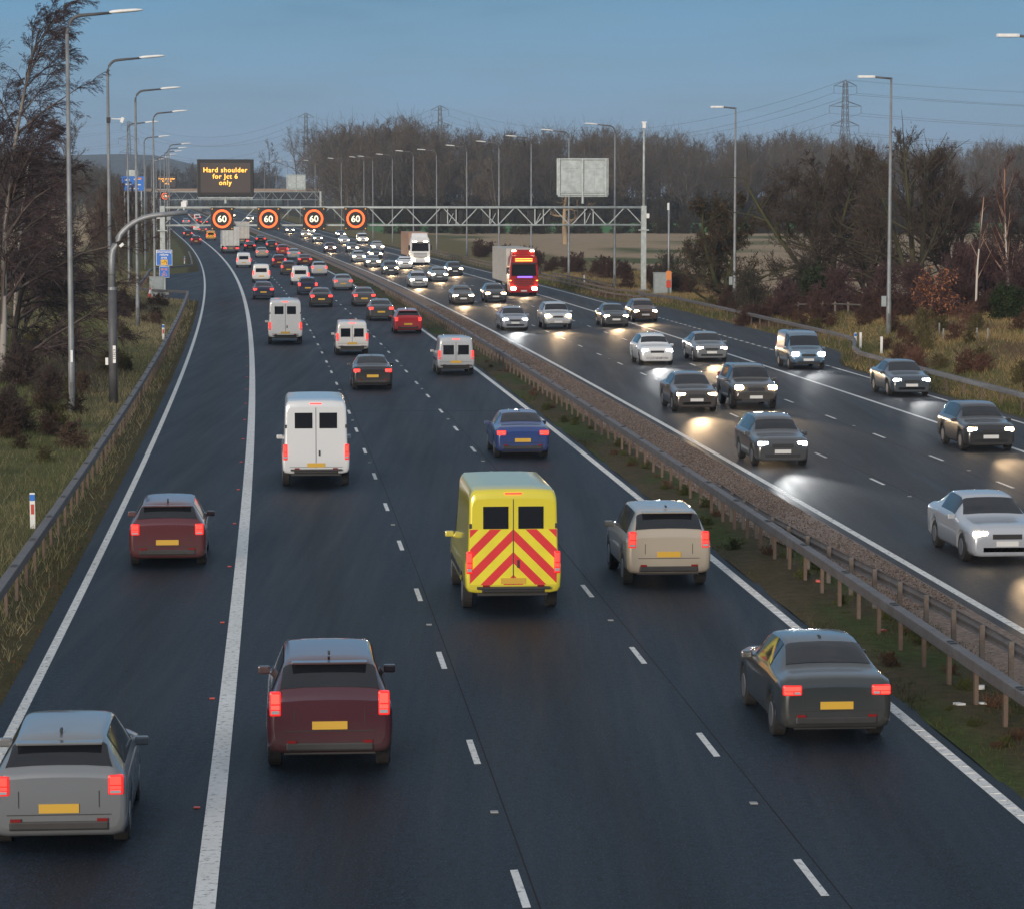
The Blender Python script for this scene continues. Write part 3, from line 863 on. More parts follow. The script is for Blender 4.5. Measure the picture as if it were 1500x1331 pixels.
# overbridge far along the road
Yb = 1000.0
br = tag(empty('overbridge', (float(hs(Yb)) + 14, Yb, float(road_z(Yb))), heading(Yb)), 'far concrete overbridge crossing the motorway behind the message sign', 'bridge')
zr = float(road_z(Yb))
M['deck'] = simple('dark_bridge_steel', (.03, .036, .045), .7, 0, .2)
ob('deck', MB().box((0, 4, 9.6 - zr), (78, 9, 1.9)).mesh('deck', M['deck'], bevel=.05), br)
ob('parapet', MB().box((0, -.6, 11.05 - zr), (78, .25, 1.0)).mesh('parapet', simple('tan_parapet', (.36, .26, .19), .8)), br)
for xx in (-33, 0, 33):
    ob('pier' if xx == 0 else 'abutment', MB().box((xx, 4, (8.7 - zr) / 2), (1.2 if xx == 0 else 12, 8, 8.7 - zr)).mesh('pier', M['deck']), br)

# ================================================================== street lamps
def lamp_meshes(side):
    """side=+1: arm reaches to +x (left verge)."""
    H = 14.6
    col = MB().tube([(0, 0, -.2), (0, 0, 1.9), (0, 0, 1.95), (0, 0, 6.0), (0, 0, H - .8)], [.135, .130, .115, .100, .070], 12).mesh('column', M['pole'], smooth=True)
    pts = [(0, 0, H - .85)]
    for k in range(7):
        a = k / 6 * math.pi / 2
        pts.append((side * (.55 - .55 * math.cos(a)), 0, H - .75 + .62 * math.sin(a)))
    pts.append((side * 1.7, 0, H - .03))
    arm = MB().tube(pts, [.066] * 8 + [.05], 10).mesh('arm', M['pole_dark'], smooth=True)
    hd = MB()
    sec = [(1.62, .055, .05), (1.75, .11, .075), (2.05, .17, .09), (2.6, .17, .075), (2.85, .10, .045), (2.92, .03, .02)]
    base = 0
    for x, w, hh in sec:
        z = H - .02 + (x - 1.62) * .075
        for a in range(10):
            t = 2 * math.pi * a / 10
            hd.v.append((side * x, w * math.cos(t), z + hh * math.sin(t) * (1 if math.sin(t) > 0 else .6)))
    for i in range(len(sec) - 1):
        for a in range(10):
            hd.f.append((i * 10 + a, i * 10 + (a + 1) % 10, (i + 1) * 10 + (a + 1) % 10, (i + 1) * 10 + a))
    hd.f.append(tuple(range(10))); hd.f.append(tuple(50 + a for a in range(10)))
    head = hd.mesh('lamp_head', M['lamp_head'], smooth=True)
    door = MB().box((0, -.128, .95), (.11, .03, .5)).mesh('access_door', M['pole_dark'], bevel=.005)
    return col, arm, head, door
def flat_lamp_meshes():
    H = 15.0
    col = MB().tube([(0, 0, -.2), (0, 0, 2.0), (0, 0, 2.05), (0, 0, 7.0), (0, 0, H)], [.15, .145, .125, .105, .065], 12).mesh('column', M['pole'], smooth=True)
    arm = MB().tube([(.06, 0, H - .03), (-1.0, 0, H + .06)], .06, 10).mesh('arm', M['pole_dark'], smooth=True)
    head = MB().slab([(-.95, -.10), (-1.1, -.16), (-1.9, -.15), (-1.98, 0), (-1.9, .15), (-1.1, .16), (-.95, .10)], H + .0, H + .15).mesh('lamp_head', M['lamp_head'], bevel=.03)
    door = MB().box((0, -.142, 1.0), (.12, .03, .55)).mesh('access_door', M['pole_dark'], bevel=.005)
    return col, arm, head, door
LM_L, LM_R, LM_F = lamp_meshes(1), lamp_meshes(-1), flat_lamp_meshes()
def lamp(X, Y, meshes, label, group, rz=None, sc=1.0, near=False):
    r = tag(empty('street_lamp', (X, Y, gz(X, Y) - .05), heading(Y) if rz is None else rz), label, 'street lamp', group)
    r.scale = (1, 1, sc)
    for nm, me in zip(('column', 'arm', 'lamp_head', 'access_door'), meshes):
        if nm == 'access_door' and not near: continue
        ob(nm, me, r)
    return r
ORD = ['nearest', 'second', 'third', 'fourth', 'fifth', 'sixth', 'seventh', 'eighth', 'ninth', 'tenth', 'eleventh', 'twelfth', 'thirteenth', 'fourteenth', 'fifteenth', 'sixteenth', 'seventeenth', 'eighteenth', 'nineteenth']
gl_, gr_ = 'street lamps on the left verge', 'street lamps on the right verge'
left = [(104, 15, 114), (162, 82, 151), (202, 128, 191), (227.5, 162, 251), (190, 178, 275), (214, 199, 335), (250, 210, 392), (247, 216, 424), (243, 221, 470), (237, 226, 520), (231, 230, 575), (224, 233, 640), (216, 235, 720)]
for k, (px_, pt, Yl) in enumerate(left):
    X = (px_ - 750) * Yl / FPX
    zt = CAMH + (290 - pt) * Yl / FPX
    l = lamp(X, Yl, LM_L, f'{ORD[k]} bent-arm street lamp of the left verge row, counted from the camera', gl_, near=k < 4)
    l.scale = (1, 1, (zt - l.location.z) / 14.75)
    if k == 0:
        ob('number_strip', MB().box((.02, -.137, 2.15), (.09, .01, .44)).mesh('number_strip', M['sign_white'], bevel=.002), l)
    if k == 1:
        c = ob('camera_bracket', MB().box((.02, -.1, 11.6), (.2, .22, .25)).mesh('camera_bracket', M['black'], bevel=.02), l)
        ob('camera', MB().box((.42, -.1, 11.65), (.62, .06, .05)).box((.72, -.1, 11.6), (.16, .2, .26), 0, 0, .4).mesh('camera', M['lamp_head'], bevel=.012), c)
right = [(1518, 53, 129, 'F'), (1301.5, 113, 171, 'F'), (1075.5, 157, 229, 'F'), (900, 181, 276, 'R'), (833, 190, 303, 'R'), (778, 199, 333, 'R'), (731, 207, 368, 'R'), (684, 213, 402, 'R'), (640, 219, 438, 'R'), (606, 221, 478, 'R'), (575.5, 226, 516, 'R'), (547, 229, 557, 'R'), (534, 230, 575, 'R'), (501, 232, 632, 'R'), (463, 235, 711, 'R'), (441, 236, 770, 'R'), (423, 236, 820, 'R'), (406, 237.5, 890, 'R'), (389, 238, 960, 'R')]
for k, (px_, pt, Yl, kd) in enumerate(right):
    X = (px_ - 750) * Yl / FPX
    zt = CAMH + (290 - pt) * Yl / FPX
    lb = f'{ORD[k]} street lamp of the right verge row, counted from the camera'
    if k == 0: lb = 'street lamp at the right edge of the picture with only its head in view'
    l = lamp(X, Yl, LM_F if kd == 'F' else LM_R, lb, gr_, near=k < 4)
    l.scale = (1, 1, (zt - l.location.z) / (15.15 if kd == 'F' else 14.75))
    if k in (1, 2):
        ob('control_box', MB().box((-.30, -.02, 2.0), (.26, .25, .62)).mesh('control_box', M['cabinet'], bevel=.02), l)

# tall pole with curved arm on the left verge
Xp, Yp = (165 - 750) * 121.5 / FPX, 121.5
zp = gz(Xp, Yp)
cp = tag(empty('cantilever_pole', (Xp, Yp, zp), 0), 'thick dark pole with a long curved arm reaching over the left lanes', 'pole')
za = CAMH + (290 - 311) * Yp / FPX - zp
ob('lower_column', MB().tube([(0, 0, -.3), (0, 0, 4.75 - zp)], [.185, .17], 14).mesh('lower_column', M['pole_dark'], smooth=True), cp)
pts = [(0, 0, 4.7 - zp), (0, 0, 5.9 - zp)]
for k in range(1, 13):
    a = k / 12 * math.pi / 2 * .94
    pts.append((2.05 * (1 - math.cos(a)), 0, 5.9 - zp + (za - 5.9 + zp - .12) * math.sin(a)))
pts.append((3.15, 0, za))
ob('curved_arm', MB().tube(pts, [.135] * 4 + [.12] * 6 + [.105] * 5, 12).mesh('curved_arm', M['galv'], smooth=True), cp)
ob('collar', MB().tube([(0, 0, 4.70 - zp), (0, 0, 4.82 - zp)], .18, 14).mesh('collar', M['galv']), cp)
ob('collar', MB().tube([(0, 0, 5.30 - zp), (0, 0, 5.38 - zp)], .15, 14).mesh('collar', M['pole_dark']), cp)
ob('number_strip', MB().box((.08, -.186, 2.05 - zp), (.12, .012, .72)).mesh('number_strip', M['sign_white'], bevel=.002), cp)
t = text_mesh('K0853', .15, M['black'], spacing=1.1)
o = ob('lettering', t, cp, (.08, -.195, 2.05 - zp)); o.rotation_euler = (0, R(90), 0)
ob('cable_box', MB().box((-.25, 0, 1.75 - zp), (.12, .14, .3)).mesh('cable_box', M['lamp_head'], bevel=.01), cp)
ob('warning_lamp', MB().box((.42, -.05, 6.55 - zp), (.20, .12, .12), 0, 0, -.7).mesh('warning_lamp', M['lamp_head'], bevel=.02), cp)
ob('sensor', MB().box((3.0, 0, za + .32), (.22, .2, .22)).tube([(3.0, 0, za), (3.0, 0, za + .25)], .03, 6).mesh('sensor', M['lamp_head'], bevel=.01), cp)

# ================================================================== cabinets, posts, small furniture
def cabinet(X, Y, w, h, d, label):
    z = gz(X, Y) - .04
    r = tag(empty('roadside_cabinet', (X, Y, z), heading(Y)), label, 'cabinet')
    ob('plinth', MB().box((0, 0, .08), (w + .1, d + .1, .2)).mesh('plinth', M['concrete'], bevel=.01), r)
    ob('case', MB().box((0, 0, h / 2 + .15), (w, d, h)).mesh('case', M['cabinet'], bevel=.02), r)
    ob('door', MB().box((0, -d / 2 - .008, h / 2 + .15), (w * .86, .02, h * .86)).mesh('door', M['cabinet'], bevel=.004), r)
    ob('roof', MB().box((0, 0, h + .18), (w + .1, d + .1, .06)).mesh('roof', M['galv'], bevel=.01), r)
    return r
cabinet((970 - 750) * 255 / FPX, 255, 1.5, 1.75, .8, 'grey cabinet beside the right gantry leg')
cabinet((226 - 750) * 247 / FPX, 249, 1.2, 1.7, .8, 'grey cabinet behind the left gantry leg')
cabinet((1003 - 750) * 262 / FPX * .93, 300, 1.3, 1.0, .6, 'low grey cabinet beyond the brown double-rail barrier')
def post_pole(px, ytop, Y, r0, label, name='thin_pole', plate=None):
    X = (px - 750) * Y / FPX; z = gz(X, Y); zt = CAMH + (290 - ytop) * Y / FPX - z
    r = tag(empty(name, (X, Y, z), heading(Y)), label, 'pole')
    ob('shaft', MB().tube([(0, 0, -.2), (0, 0, zt)], r0, 8).mesh('shaft', M['galv'], smooth=True), r)
    ob('cap_lamp', MB().box((-.06, -.05, zt - .35), (.16, .16, .6)).mesh('cap_lamp', M['lamp_head'], bevel=.02), r)
    if plate:
        ob('plate', MB().box((0, -.1, 1.75), (.42, .03, .75)).mesh('plate', M[plate], bevel=.01), r)
        ob('plate', MB().box((0, -.1, 1.0), (.42, .03, .6)).mesh('plate', M['sign_red'], bevel=.01), r)
    return r
post_pole(979, 297, 252, .085, 'thin grey pole with orange plate beside the right cabinet', plate='sign_orange')
def marker(X, Y, label, red=True, blue=True):
    z = gz(X, Y)
    r = tag(empty('marker_post', (X, Y, z), heading(Y)), label, 'marker post')
    r.rotation_euler[1] = random.uniform(-.05, .05)
    ob('post', MB().slab([(-.07, -.03), (.07, -.03), (.05, .04), (-.05, .04)], -.1, .92).mesh('post', M['sign_white'], bevel=.01), r)
    if blue: ob('number_plate', MB().box((0, -.037, .80), (.13, .012, .16)).mesh('number_plate', M['sign_blue'], bevel=.003), r)
    if red: ob('reflector', MB().box((0, -.037, .50), (.08, .012, .26)).mesh('reflector', M['sign_red'], bevel=.003), r)
random.seed(11)
for px_, py_, lb in ((44, 775, 'white marker post with red reflector by the left barrier, nearest the camera'),
                     (239, 498, 'white marker post with red reflector by the left barrier, beside the third lamp'),
                     (271, 387, 'white marker post beyond the refuge bay on the left')):
    X, Y = at_road(px_, py_, .0)
    Y = max(Y, 60); X = float(hs(Y)) + float(edge_l(Y)) - 1.5
    # keep it under its own pixel column
    X = (px_ - 750) * Y / FPX
    marker(X, Y, lb)
for px_, py_, lb, b in ((1253, 499, 'white marker post with blue top behind the right barrier', True), (1260.5, 499, 'plain white marker post just right of the blue-topped one', False), (1291, 508, 'plain white marker post at the foot of the nearest full right lamp', False),
                        (856, 411, 'small white marker post on the verge left of the right gantry leg', False)):
    X, Y = at_road(px_, py_, .5); marker(X, Y, lb, red=False, blue=b)
# traffic cones by the left cabinet
for px_, Yc, lb in ((219, 246, 'red and white cone leaning by the left cabinet'), (225, 268, 'red and white cone behind the fourth left lamp')):
    X = (px_ - 750) * Yc / FPX
    r = tag(empty('traffic_cone', (X, Yc, gz(X, Yc)), 0), lb, 'cone')
    r.rotation_euler = (0, .12, 0)
    ob('cone', MB().tube([(0, 0, .04), (0, 0, .42)], [.2, .11], 12).mesh('cone', M['sign_red']), r)
    ob('sleeve', MB().tube([(0, 0, .42), (0, 0, .72)], [.11, .06], 12).mesh('sleeve', M['sign_white']), r)
    ob('tip', MB().tube([(0, 0, .72), (0, 0, .95)], [.06, .03], 12).mesh('tip', M['sign_red']), r)
    ob('base', MB().box((0, 0, .02), (.45, .45, .05)).mesh('base', M['trim'], bevel=.01), r)
# timber post-and-rail fence on the left, and stubs on the right
def fence(pts, label, rails=2, h=1.15, step=2.0):
    (x0, y0), (x1, y1) = pts
    L = math.hypot(x1 - x0, y1 - y0); n = max(2, int(L / step))
    r = tag(empty('timber_fence', (x0, y0, gz(x0, y0)), 0), label, 'fence')
    inv = -Vector(r.location)
    P = [Vector((x0 + (x1 - x0) * k / n, y0 + (y1 - y0) * k / n, 0)) for k in range(n + 1)]
    for p in P: p.z = gz(p.x, p.y)
    pmesh = MB().box((0, 0, h / 2 - .1), (.13, .13, h + .2)).mesh('post', M['wood'], bevel=.01)
    for p in P: ob('post', pmesh, r, p + inv)
    for a, b in zip(P[:-1], P[1:]):
        for q in range(rails):
            zz = h - .15 - q * .42
            ob('rail', MB().tube([a + inv + Vector((0, -.08, zz)), b + inv + Vector((0, -.08, zz))], .055, 4).mesh('rail', M['wood']), r)
    return r
fence((at_depth(58, 440, 215)[:2], at_depth(120, 428, 262)[:2]), 'weathered timber rail fence between left verge and stubble field', 2)
fence((at_depth(1120, 430, 214)[:2], at_depth(1262, 450, 190)[:2]), 'low timber post fence in the brambles below the right trees', 1, .95, 3.0)
# tree guards / stakes on the right bank
for k, (px_, py_) in enumerate(((1382, 492), (1431, 502), (1447, 505), (1376, 486))):
    X, Y = at_road(px_, py_ - 6, 1.3)
    o = ob('tree_guard', MB().tube([(0, 0, -.1), (0, 0, .62)], .045, 8).mesh('tree_guard', M['concrete']), None, (X, Y, gz(X, Y)))
    tag(o, ['pale plastic tree guard on the right bank below the copper-leaved shrub', 'pale tree guard at the foot of the smaller birch', 'pale tree guard right of the smaller birch', 'pale tree guard leftmost on the right bank'][k], 'tree guard')
# litter along the median and verge
cols = ['sign_white', 'sign_red', 'plate_w', 'sign_yellow']
lit = [(1090, 762, 'white scrap of litter under the median barrier'), (1199, 853, 'white carton lying between the median barriers'), (1405, 1036, 'crumpled white cup on the median weeds'), (1438, 1032, 'red drink can on the median weeds'), (1292, 926, 'grey scrap of paper on the median weeds'), (1435, 1010, 'scrap of paper near the median barrier foot at the right edge')]
for k, (px_, py_, lb) in enumerate(lit):
    X, Y = at_road(px_, py_, .03)
    me = MB().slab([(-.10, -.05), (.06, -.07), (.11, .03), (-.03, .08)], 0, .03 + .02 * (k % 3)).mesh('litter', M[cols[k % 3]], bevel=.01)
    o = ob('litter', me, None, (X, Y, .045), random.uniform(0, 3)); tag(o, lb, 'litter')

# ================================================================== pylons and wires
M['pylon'] = mat_galv('pylon_steel', (.16, .17, .18), 0, .6, .3)
def pylon_mesh(H):
    W0, W1 = 3.6, .65
    def hw(z): return W0 + (1.15 - W0) * min(z / (H * .62), 1) if z < H * .62 else 1.15 + (W1 - 1.15) * (z - H * .62) / (H * .38)
    legs, brace, arms = MB(), MB(), []
    lv = [0, .12, .23, .33, .42, .5, .57, .63, .69, .75, .81, .87, .93, .98]
    lv = [q * H for q in lv]
    for sx in (-1, 1):
        for sy in (-1, 1):
            legs.tube([(sx * hw(z), sy * hw(z), z) for z in lv] + [(0, 0, H)], .14, 4)
    for a, b in zip(lv[:-1], lv[1:]):
        for (p, q) in (((-1, -1), (1, -1)), ((-1, 1), (1, 1)), ((-1, -1), (-1, 1)), ((1, -1), (1, 1))):
            brace.tube([(p[0] * hw(a), p[1] * hw(a), a), (q[0] * hw(b), q[1] * hw(b), b)], .085, 3)
            brace.tube([(q[0] * hw(a), q[1] * hw(a), a), (p[0] * hw(b), p[1] * hw(b), b)], .085, 3)
    tips = []
    for z, w in ((.62 * H, 5.6), (.78 * H, 6.4), (.945 * H, 4.6)):
        for s in (-1, 1):
            tip = (s * w, 0, z + .3); arm = MB(); arms.append(arm)
            for sy in (-1, 1):
                arm.tube([(s * hw(z), sy * hw(z), z), tip], .10, 4)
                arm.tube([(s * hw(z + 2), sy * hw(z + 2), z + 2.2), tip], .10, 4)
            arm.tube([tip, (tip[0], 0, tip[2] - 3.0)], .10, 4)
            tips.append((tip[0], 0, tip[2] - 3.0))
    return legs.mesh('leg_frame', M['pylon']), brace.mesh('lattice', M['pylon']), [q.mesh('cross_arm', M['pylon']) for q in arms], tips
pyl = [(1235, 118, 1120, 'tall lattice pylon above the right trees'), (645, 155, 1520, 'lattice pylon rising behind the middle of the wood'), (191.5, 178, 1840, 'distant lattice pylon behind the left lamp columns'), (450, 166, 1700, 'pylon tip showing above the left end of the wood')]
H0 = 50.0
PM = pylon_mesh(H0)
tipsw = {}
for k, (px_, pt, Yq, lb) in enumerate(pyl):
    X = (px_ - 750) * Yq / FPX; zt = CAMH + (290 - pt) * Yq / FPX
    r = tag(empty('pylon', (X, Yq, zt - H0), .25), lb, 'pylon', 'pylons of the power line')
    g0 = gz(X, Yq); r.location.z = g0 - .3; r.scale = (1, 1, (zt - g0) / H0)
    for nm, me in zip(('leg_frame', 'lattice'), PM[:2]): ob(nm, me, r)
    for me in PM[2]: ob('cross_arm', me, r)
    sc_z = r.scale[2]
    tipsw[k] = [(X + t[0] * math.cos(.25), Yq + t[0] * math.sin(.25), r.location.z + t[2] * sc_z) for t in PM[3]] + [(X, Yq, r.location.z + H0 * sc_z)]
def wires(a, b, sag, label, th=.055):
    r = tag(empty('power_line', a[0], 0), label, 'power line')
    for p, q in zip(a, b):
        pts = []
        for k in range(25):
            t = k / 24
            pts.append((p[0] + (q[0] - p[0]) * t - a[0][0], p[1] + (q[1] - p[1]) * t - a[0][1], p[2] + (q[2] - p[2]) * t - 4 * sag * t * (1 - t) - a[0][2]))
        ob('wire', MB().tube(pts, th, 4, cap=False).mesh('wire', M['pylon']), r)
wires(tipsw[0], tipsw[1], 16, 'power wires sagging from the right pylon towards the middle one')
offr = [(p[0] + 330, p[1] - 60, p[2] + 3) for p in tipsw[0]]
wires(tipsw[0], offr, 9, 'power wires running off the right edge from the right pylon')
wires(tipsw[1], tipsw[3], 9, 'power wires over the wood between middle pylon and pylon tip')
wires(tipsw[3], tipsw[2], 12, 'power wires over the message sign to the left distant pylon')
offl = [(p[0] - 400, p[1] + 150, p[2]) for p in tipsw[2]]
wires(tipsw[2], offl, 12, 'power wires running left from the distant pylon')
# ================================================================== vehicles
def pchip(xs, ys, x):
    xs, ys = np.asarray(xs, float), np.asarray(ys, float)
    h = np.diff(xs); d = np.diff(ys) / h
    m = np.zeros(len(xs))
    for i in range(1, len(xs) - 1):
        if d[i - 1] * d[i] > 0:
            w1, w2 = 2 * h[i] + h[i - 1], h[i] + 2 * h[i - 1]
            m[i] = (w1 + w2) / (w1 / d[i - 1] + w2 / d[i])
    m[0], m[-1] = d[0], d[-1]
    i = np.clip(np.searchsorted(xs, x) - 1, 0, len(h) - 1)
    t = (x - xs[i]) / h[i]
    return ((1 + 2 * t) * (1 - t) ** 2 * ys[i] + t * (1 - t) ** 2 * h[i] * m[i] + t * t * (3 - 2 * t) * ys[i + 1] + t * t * (t - 1) * h[i] * m[i + 1])
# stations: y, shoulder height, top height, half width at shoulder, half width at top, underside
ST = {
 'hatch': [(-2.10, .86, .96, .79, .69, .38), (-2.075, .92, 1.04, .855, .71, .31), (-2.03, .94, 1.11, .88, .69, .28), (-1.95, .95, 1.22, .888, .65, .26), (-1.78, .95, 1.385, .89, .61, .26), (-1.5, .95, 1.45, .89, .59, .25),
           (-.3, .94, 1.50, .89, .60, .25), (.25, .93, 1.44, .89, .60, .25), (.6, .92, 1.25, .89, .64, .25), (.98, .91, 1.00, .89, .71, .25), (1.3, .87, .94, .88, .72, .25), (1.80, .84, .91, .86, .69, .24), (2.02, .76, .83, .81, .62, .24), (2.08, .66, .73, .77, .57, .26), (2.10, .58, .64, .73, .54, .30)],
 'saloon': [(-2.32, .80, .86, .76, .68, .40), (-2.28, .90, .97, .85, .74, .32), (-2.1, .95, 1.03, .89, .74, .28), (-1.72, .95, 1.07, .90, .70, .26), (-1.4, .95, 1.22, .90, .65, .26), (-1.0, .95, 1.39, .90, .60, .25), (-.5, .94, 1.44, .90, .60, .25),
            (.2, .93, 1.41, .90, .60, .25), (.6, .92, 1.22, .90, .65, .25), (1.0, .90, .99, .90, .73, .25), (1.5, .85, .92, .89, .72, .25), (2.02, .81, .88, .86, .68, .24), (2.24, .74, .80, .81, .62, .24), (2.30, .65, .71, .77, .57, .26), (2.32, .57, .63, .73, .54, .30)],
 'suv': [(-2.25, 1.0, 1.12, .82, .73, .46), (-2.225, 1.07, 1.21, .89, .75, .38), (-2.17, 1.09, 1.30, .925, .73, .34), (-2.07, 1.10, 1.46, .933, .70, .33), (-1.92, 1.10, 1.62, .935, .68, .33), (-1.55, 1.10, 1.69, .935, .67, .33),
         (-.3, 1.09, 1.72, .935, .67, .32), (.3, 1.08, 1.66, .935, .67, .32), (.65, 1.07, 1.46, .935, .70, .32), (1.0, 1.05, 1.16, .935, .77, .32), (1.35, 1.03, 1.11, .93, .78, .32), (1.95, .93, 1.00, .90, .74, .33), (2.18, .80, .86, .84, .66, .36), (2.25, .62, .68, .76, .58, .42)],
 'van': [(-2.20, .95, 1.60, .82, .72, .42), (-2.17, 1.0, 1.74, .88, .76, .36), (-2.10, 1.0, 1.80, .90, .77, .33), (-1.6, 1.0, 1.84, .905, .77, .31), (-.2, 1.0, 1.84, .905, .76, .30), (.5, 1.0, 1.77, .90, .72, .30), (.85, .99, 1.55, .90, .71, .30),
         (1.25, .98, 1.10, .90, .76, .30), (1.55, .94, 1.02, .89, .76, .30), (1.98, .82, .89, .86, .70, .32), (2.14, .70, .76, .80, .62, .34), (2.20, .55, .61, .72, .54, .38)],
 'bigvan': [(-2.95, 1.1, 2.38, .92, .84, .50), (-2.93, 1.15, 2.50, .97, .88, .46), (-2.86, 1.15, 2.56, .99, .89, .44), (-2.2, 1.15, 2.60, 1.0, .89, .42), (.6, 1.15, 2.60, 1.0, .88, .40), (1.1, 1.15, 2.48, 1.0, .85, .40), (1.55, 1.14, 2.05, 1.0, .83, .40),
            (2.05, 1.12, 1.34, .99, .86, .40), (2.4, 1.06, 1.18, .98, .85, .40), (2.8, .92, 1.02, .94, .78, .42), (2.92, .80, .88, .88, .70, .44), (2.95, .62, .70, .80, .62, .48)],
}
WHEELS = {'hatch': (-1.27, 1.30, .325), 'saloon': (-1.40, 1.40, .335), 'suv': (-1.32, 1.36, .36), 'van': (-1.35, 1.38, .32), 'bigvan': (-1.75, 1.95, .35)}
GLASS = {  # rear glass y-range, windscreen y-range, side windows y-range
 'hatch': ((-2.04, -1.76), (.36, .92), (-1.45, .5)), 'saloon': ((-1.66, -1.02), (.36, .94), (-.95, .5)),
 'suv': ((-2.18, -1.90), (.42, .96), (-1.7, .55)), 'van': (None, (.70, 1.20), (.05, .85)), 'bigvan': (None, (1.25, 2.0), (.95, 1.5))}
KEYS = ('y', 'zb', 'zt', 'ws', 'wt', 'zl')
def loft(kind, ny, dense=True):
    st = np.array(ST[kind]); L2 = st[-1, 0]
    s = np.linspace(0, 1, ny)
    y = -L2 + 2 * L2 * s
    y = np.unique(np.round(np.concatenate([y, st[:, 0], [-L2 + .015, L2 - .015]]), 4))
    P = [pchip(st[:, 0], st[:, i], y) for i in range(1, 6)]
    zb, zt, ws, wt, zl = P
    if kind in ('hatch', 'saloon'):
        zb = zb + .05 * np.clip((zb - .7) / .2, 0, 1); zt = zt + .03; zl = zl - .05
    rows = []
    for i in range(len(y)):
        xs = np.array([0, ws[i] * .78, ws[i] * .93, ws[i] * .985, ws[i], ws[i] * .995, ws[i] * .965,
                       ws[i] * .94 + (wt[i] - ws[i] * .94) * .10, ws[i] * .94 + (wt[i] - ws[i] * .94) * .55, wt[i] * 1.0, wt[i] - .035, wt[i] - .10, wt[i] * .5, 0])
        H = zt[i] - zb[i]
        z = np.array([zl[i], zl[i], zl[i] + .03, zl[i] + .12, (zl[i] + zb[i]) * .5, zb[i] - .12, zb[i] - .01,
                      zb[i] + .10 * H, zb[i] + .52 * H, zb[i] + .88 * H, zb[i] + .955 * H, zt[i] - .004, zt[i] + .012, zt[i] + .018])
        wy0, wy1, wr = WHEELS[kind]
        for wy in (wy0, wy1):
            d = y[i] - wy
            ra = wr + .055
            if abs(d) < ra:
                a = wr + math.sqrt(ra * ra - d * d)
                z[2:7] = np.maximum(z[2:7], np.minimum(a, zb[i] - .02) + np.arange(5) * .004)
        rows.append(np.stack([xs, np.full(14, y[i]), z], -1))
    return y, np.array(rows)
def car_meshes(kind, ny):
    y, A = loft(kind, ny)
    n, k = A.shape[:2]
    Bm = A[:, ::-1].copy(); Bm[..., 0] *= -1
    full = np.concatenate([A, Bm[:, 1:-1]], 1)           # closed ring
    K = full.shape[1]
    V = full.reshape(-1, 3); Q = []
    for i in range(n - 1):
        for j in range(K):
            j2 = (j + 1) % K
            Q.append((i * K + j, i * K + j2, (i + 1) * K + j2, (i + 1) * K + j))
    me = bpy.data.meshes.new(kind + '_body')
    faces = Q + [tuple(range(K - 1, -1, -1)), tuple((n - 1) * K + j for j in range(K))]
    me.from_pydata(V.tolist(), [], faces)
    bm = bmesh.new(); bm.from_mesh(me); bmesh.ops.recalc_face_normals(bm, faces=bm.faces); bm.to_mesh(me); bm.free()
    me.polygons.foreach_set('use_smooth', [len(p.vertices) == 4 for p in me.polygons])
    me.materials.append(M['paint'])
    # outward normals on the half grid for the glass offset
    def patch(name, jr, yr, mirror=False, both=False):
        ii = [i for i in range(n) if yr[0] - 1e-6 <= y[i] <= yr[1] + 1e-6]
        src = A
        if both:
            src = np.concatenate([A[:, jr[0]:jr[1] + 1], Bm[:, (k - 1 - jr[1]) + 1:(k - jr[0])]], 1)
        else:
            src = A[:, jr[0]:jr[1] + 1]
            if mirror: src = src * np.array((-1, 1, 1))
        S = src[ii]
        du = np.gradient(S, axis=0); dv = np.gradient(S, axis=1)
        N = np.cross(du, dv); N /= np.maximum(np.linalg.norm(N, axis=-1, keepdims=True), 1e-6)
        c = np.array((0, 0, .7)); sgn = np.sign(np.sum(N * (S - c), -1, keepdims=True)); N = N * np.where(sgn == 0, 1, sgn)
        S = S + N * .007
        a, b = S.shape[:2]
        q = [(i * b + j, i * b + j + 1, (i + 1) * b + j + 1, (i + 1) * b + j) for i in range(a - 1) for j in range(b - 1)]
        m = bpy.data.meshes.new(name); m.from_pydata(S.reshape(-1, 3).tolist(), [], q)
        m.polygons.foreach_set('use_smooth', [True] * len(q)); m.materials.append(M['glass']); m.update()
        return m
    out = {'body': me}
    rg, wg, sg = GLASS[kind]
    if rg: out['rear_window'] = patch('rear_window', (9, 13), rg, both=True)
    out['windscreen'] = patch('windscreen', (9, 13), wg, both=True)
    out['side_r'] = patch('side_window', (7, 9), sg); out['side_l'] = patch('side_window', (7, 9), sg, mirror=True)
    return out
TYRE = {}
def wheel_meshes(r, w):
    key = (r, w)
    if key not in TYRE:
        n = 20
        def cyl(rad, x0, x1, name, mat, inner=None):
            mb = MB(); prof = [(x0, rad * .93), (x0 + .02, rad), (x1 - .02, rad), (x1, rad * .93)]
            b = len(mb.v)
            for px_, rr in prof:
                for q in range(n):
                    a = 2 * math.pi * q / n; mb.v.append((px_, rr * math.cos(a), rr * math.sin(a)))
            for s_ in range(3):
                for q in range(n):
                    mb.f.append((b + s_ * n + q, b + s_ * n + (q + 1) % n, b + (s_ + 1) * n + (q + 1) % n, b + (s_ + 1) * n + q))
            mb.f.append(tuple(b + q for q in range(n))); mb.f.append(tuple(b + 3 * n + q for q in range(n)))
            return mb.mesh(name, mat)
        TYRE[key] = (cyl(r, -w / 2, w / 2, 'tyre', M['tyre']), cyl(r * .62, -w / 2 - .008, w / 2 + .008, 'rim', M['rim']))
    return TYRE[key]
CACHE = {}
def kind_meshes(kind, ny):
    if (kind, ny) not in CACHE: CACHE[(kind, ny)] = car_meshes(kind, ny)
    return CACHE[(kind, ny)]
PCACHE = {}
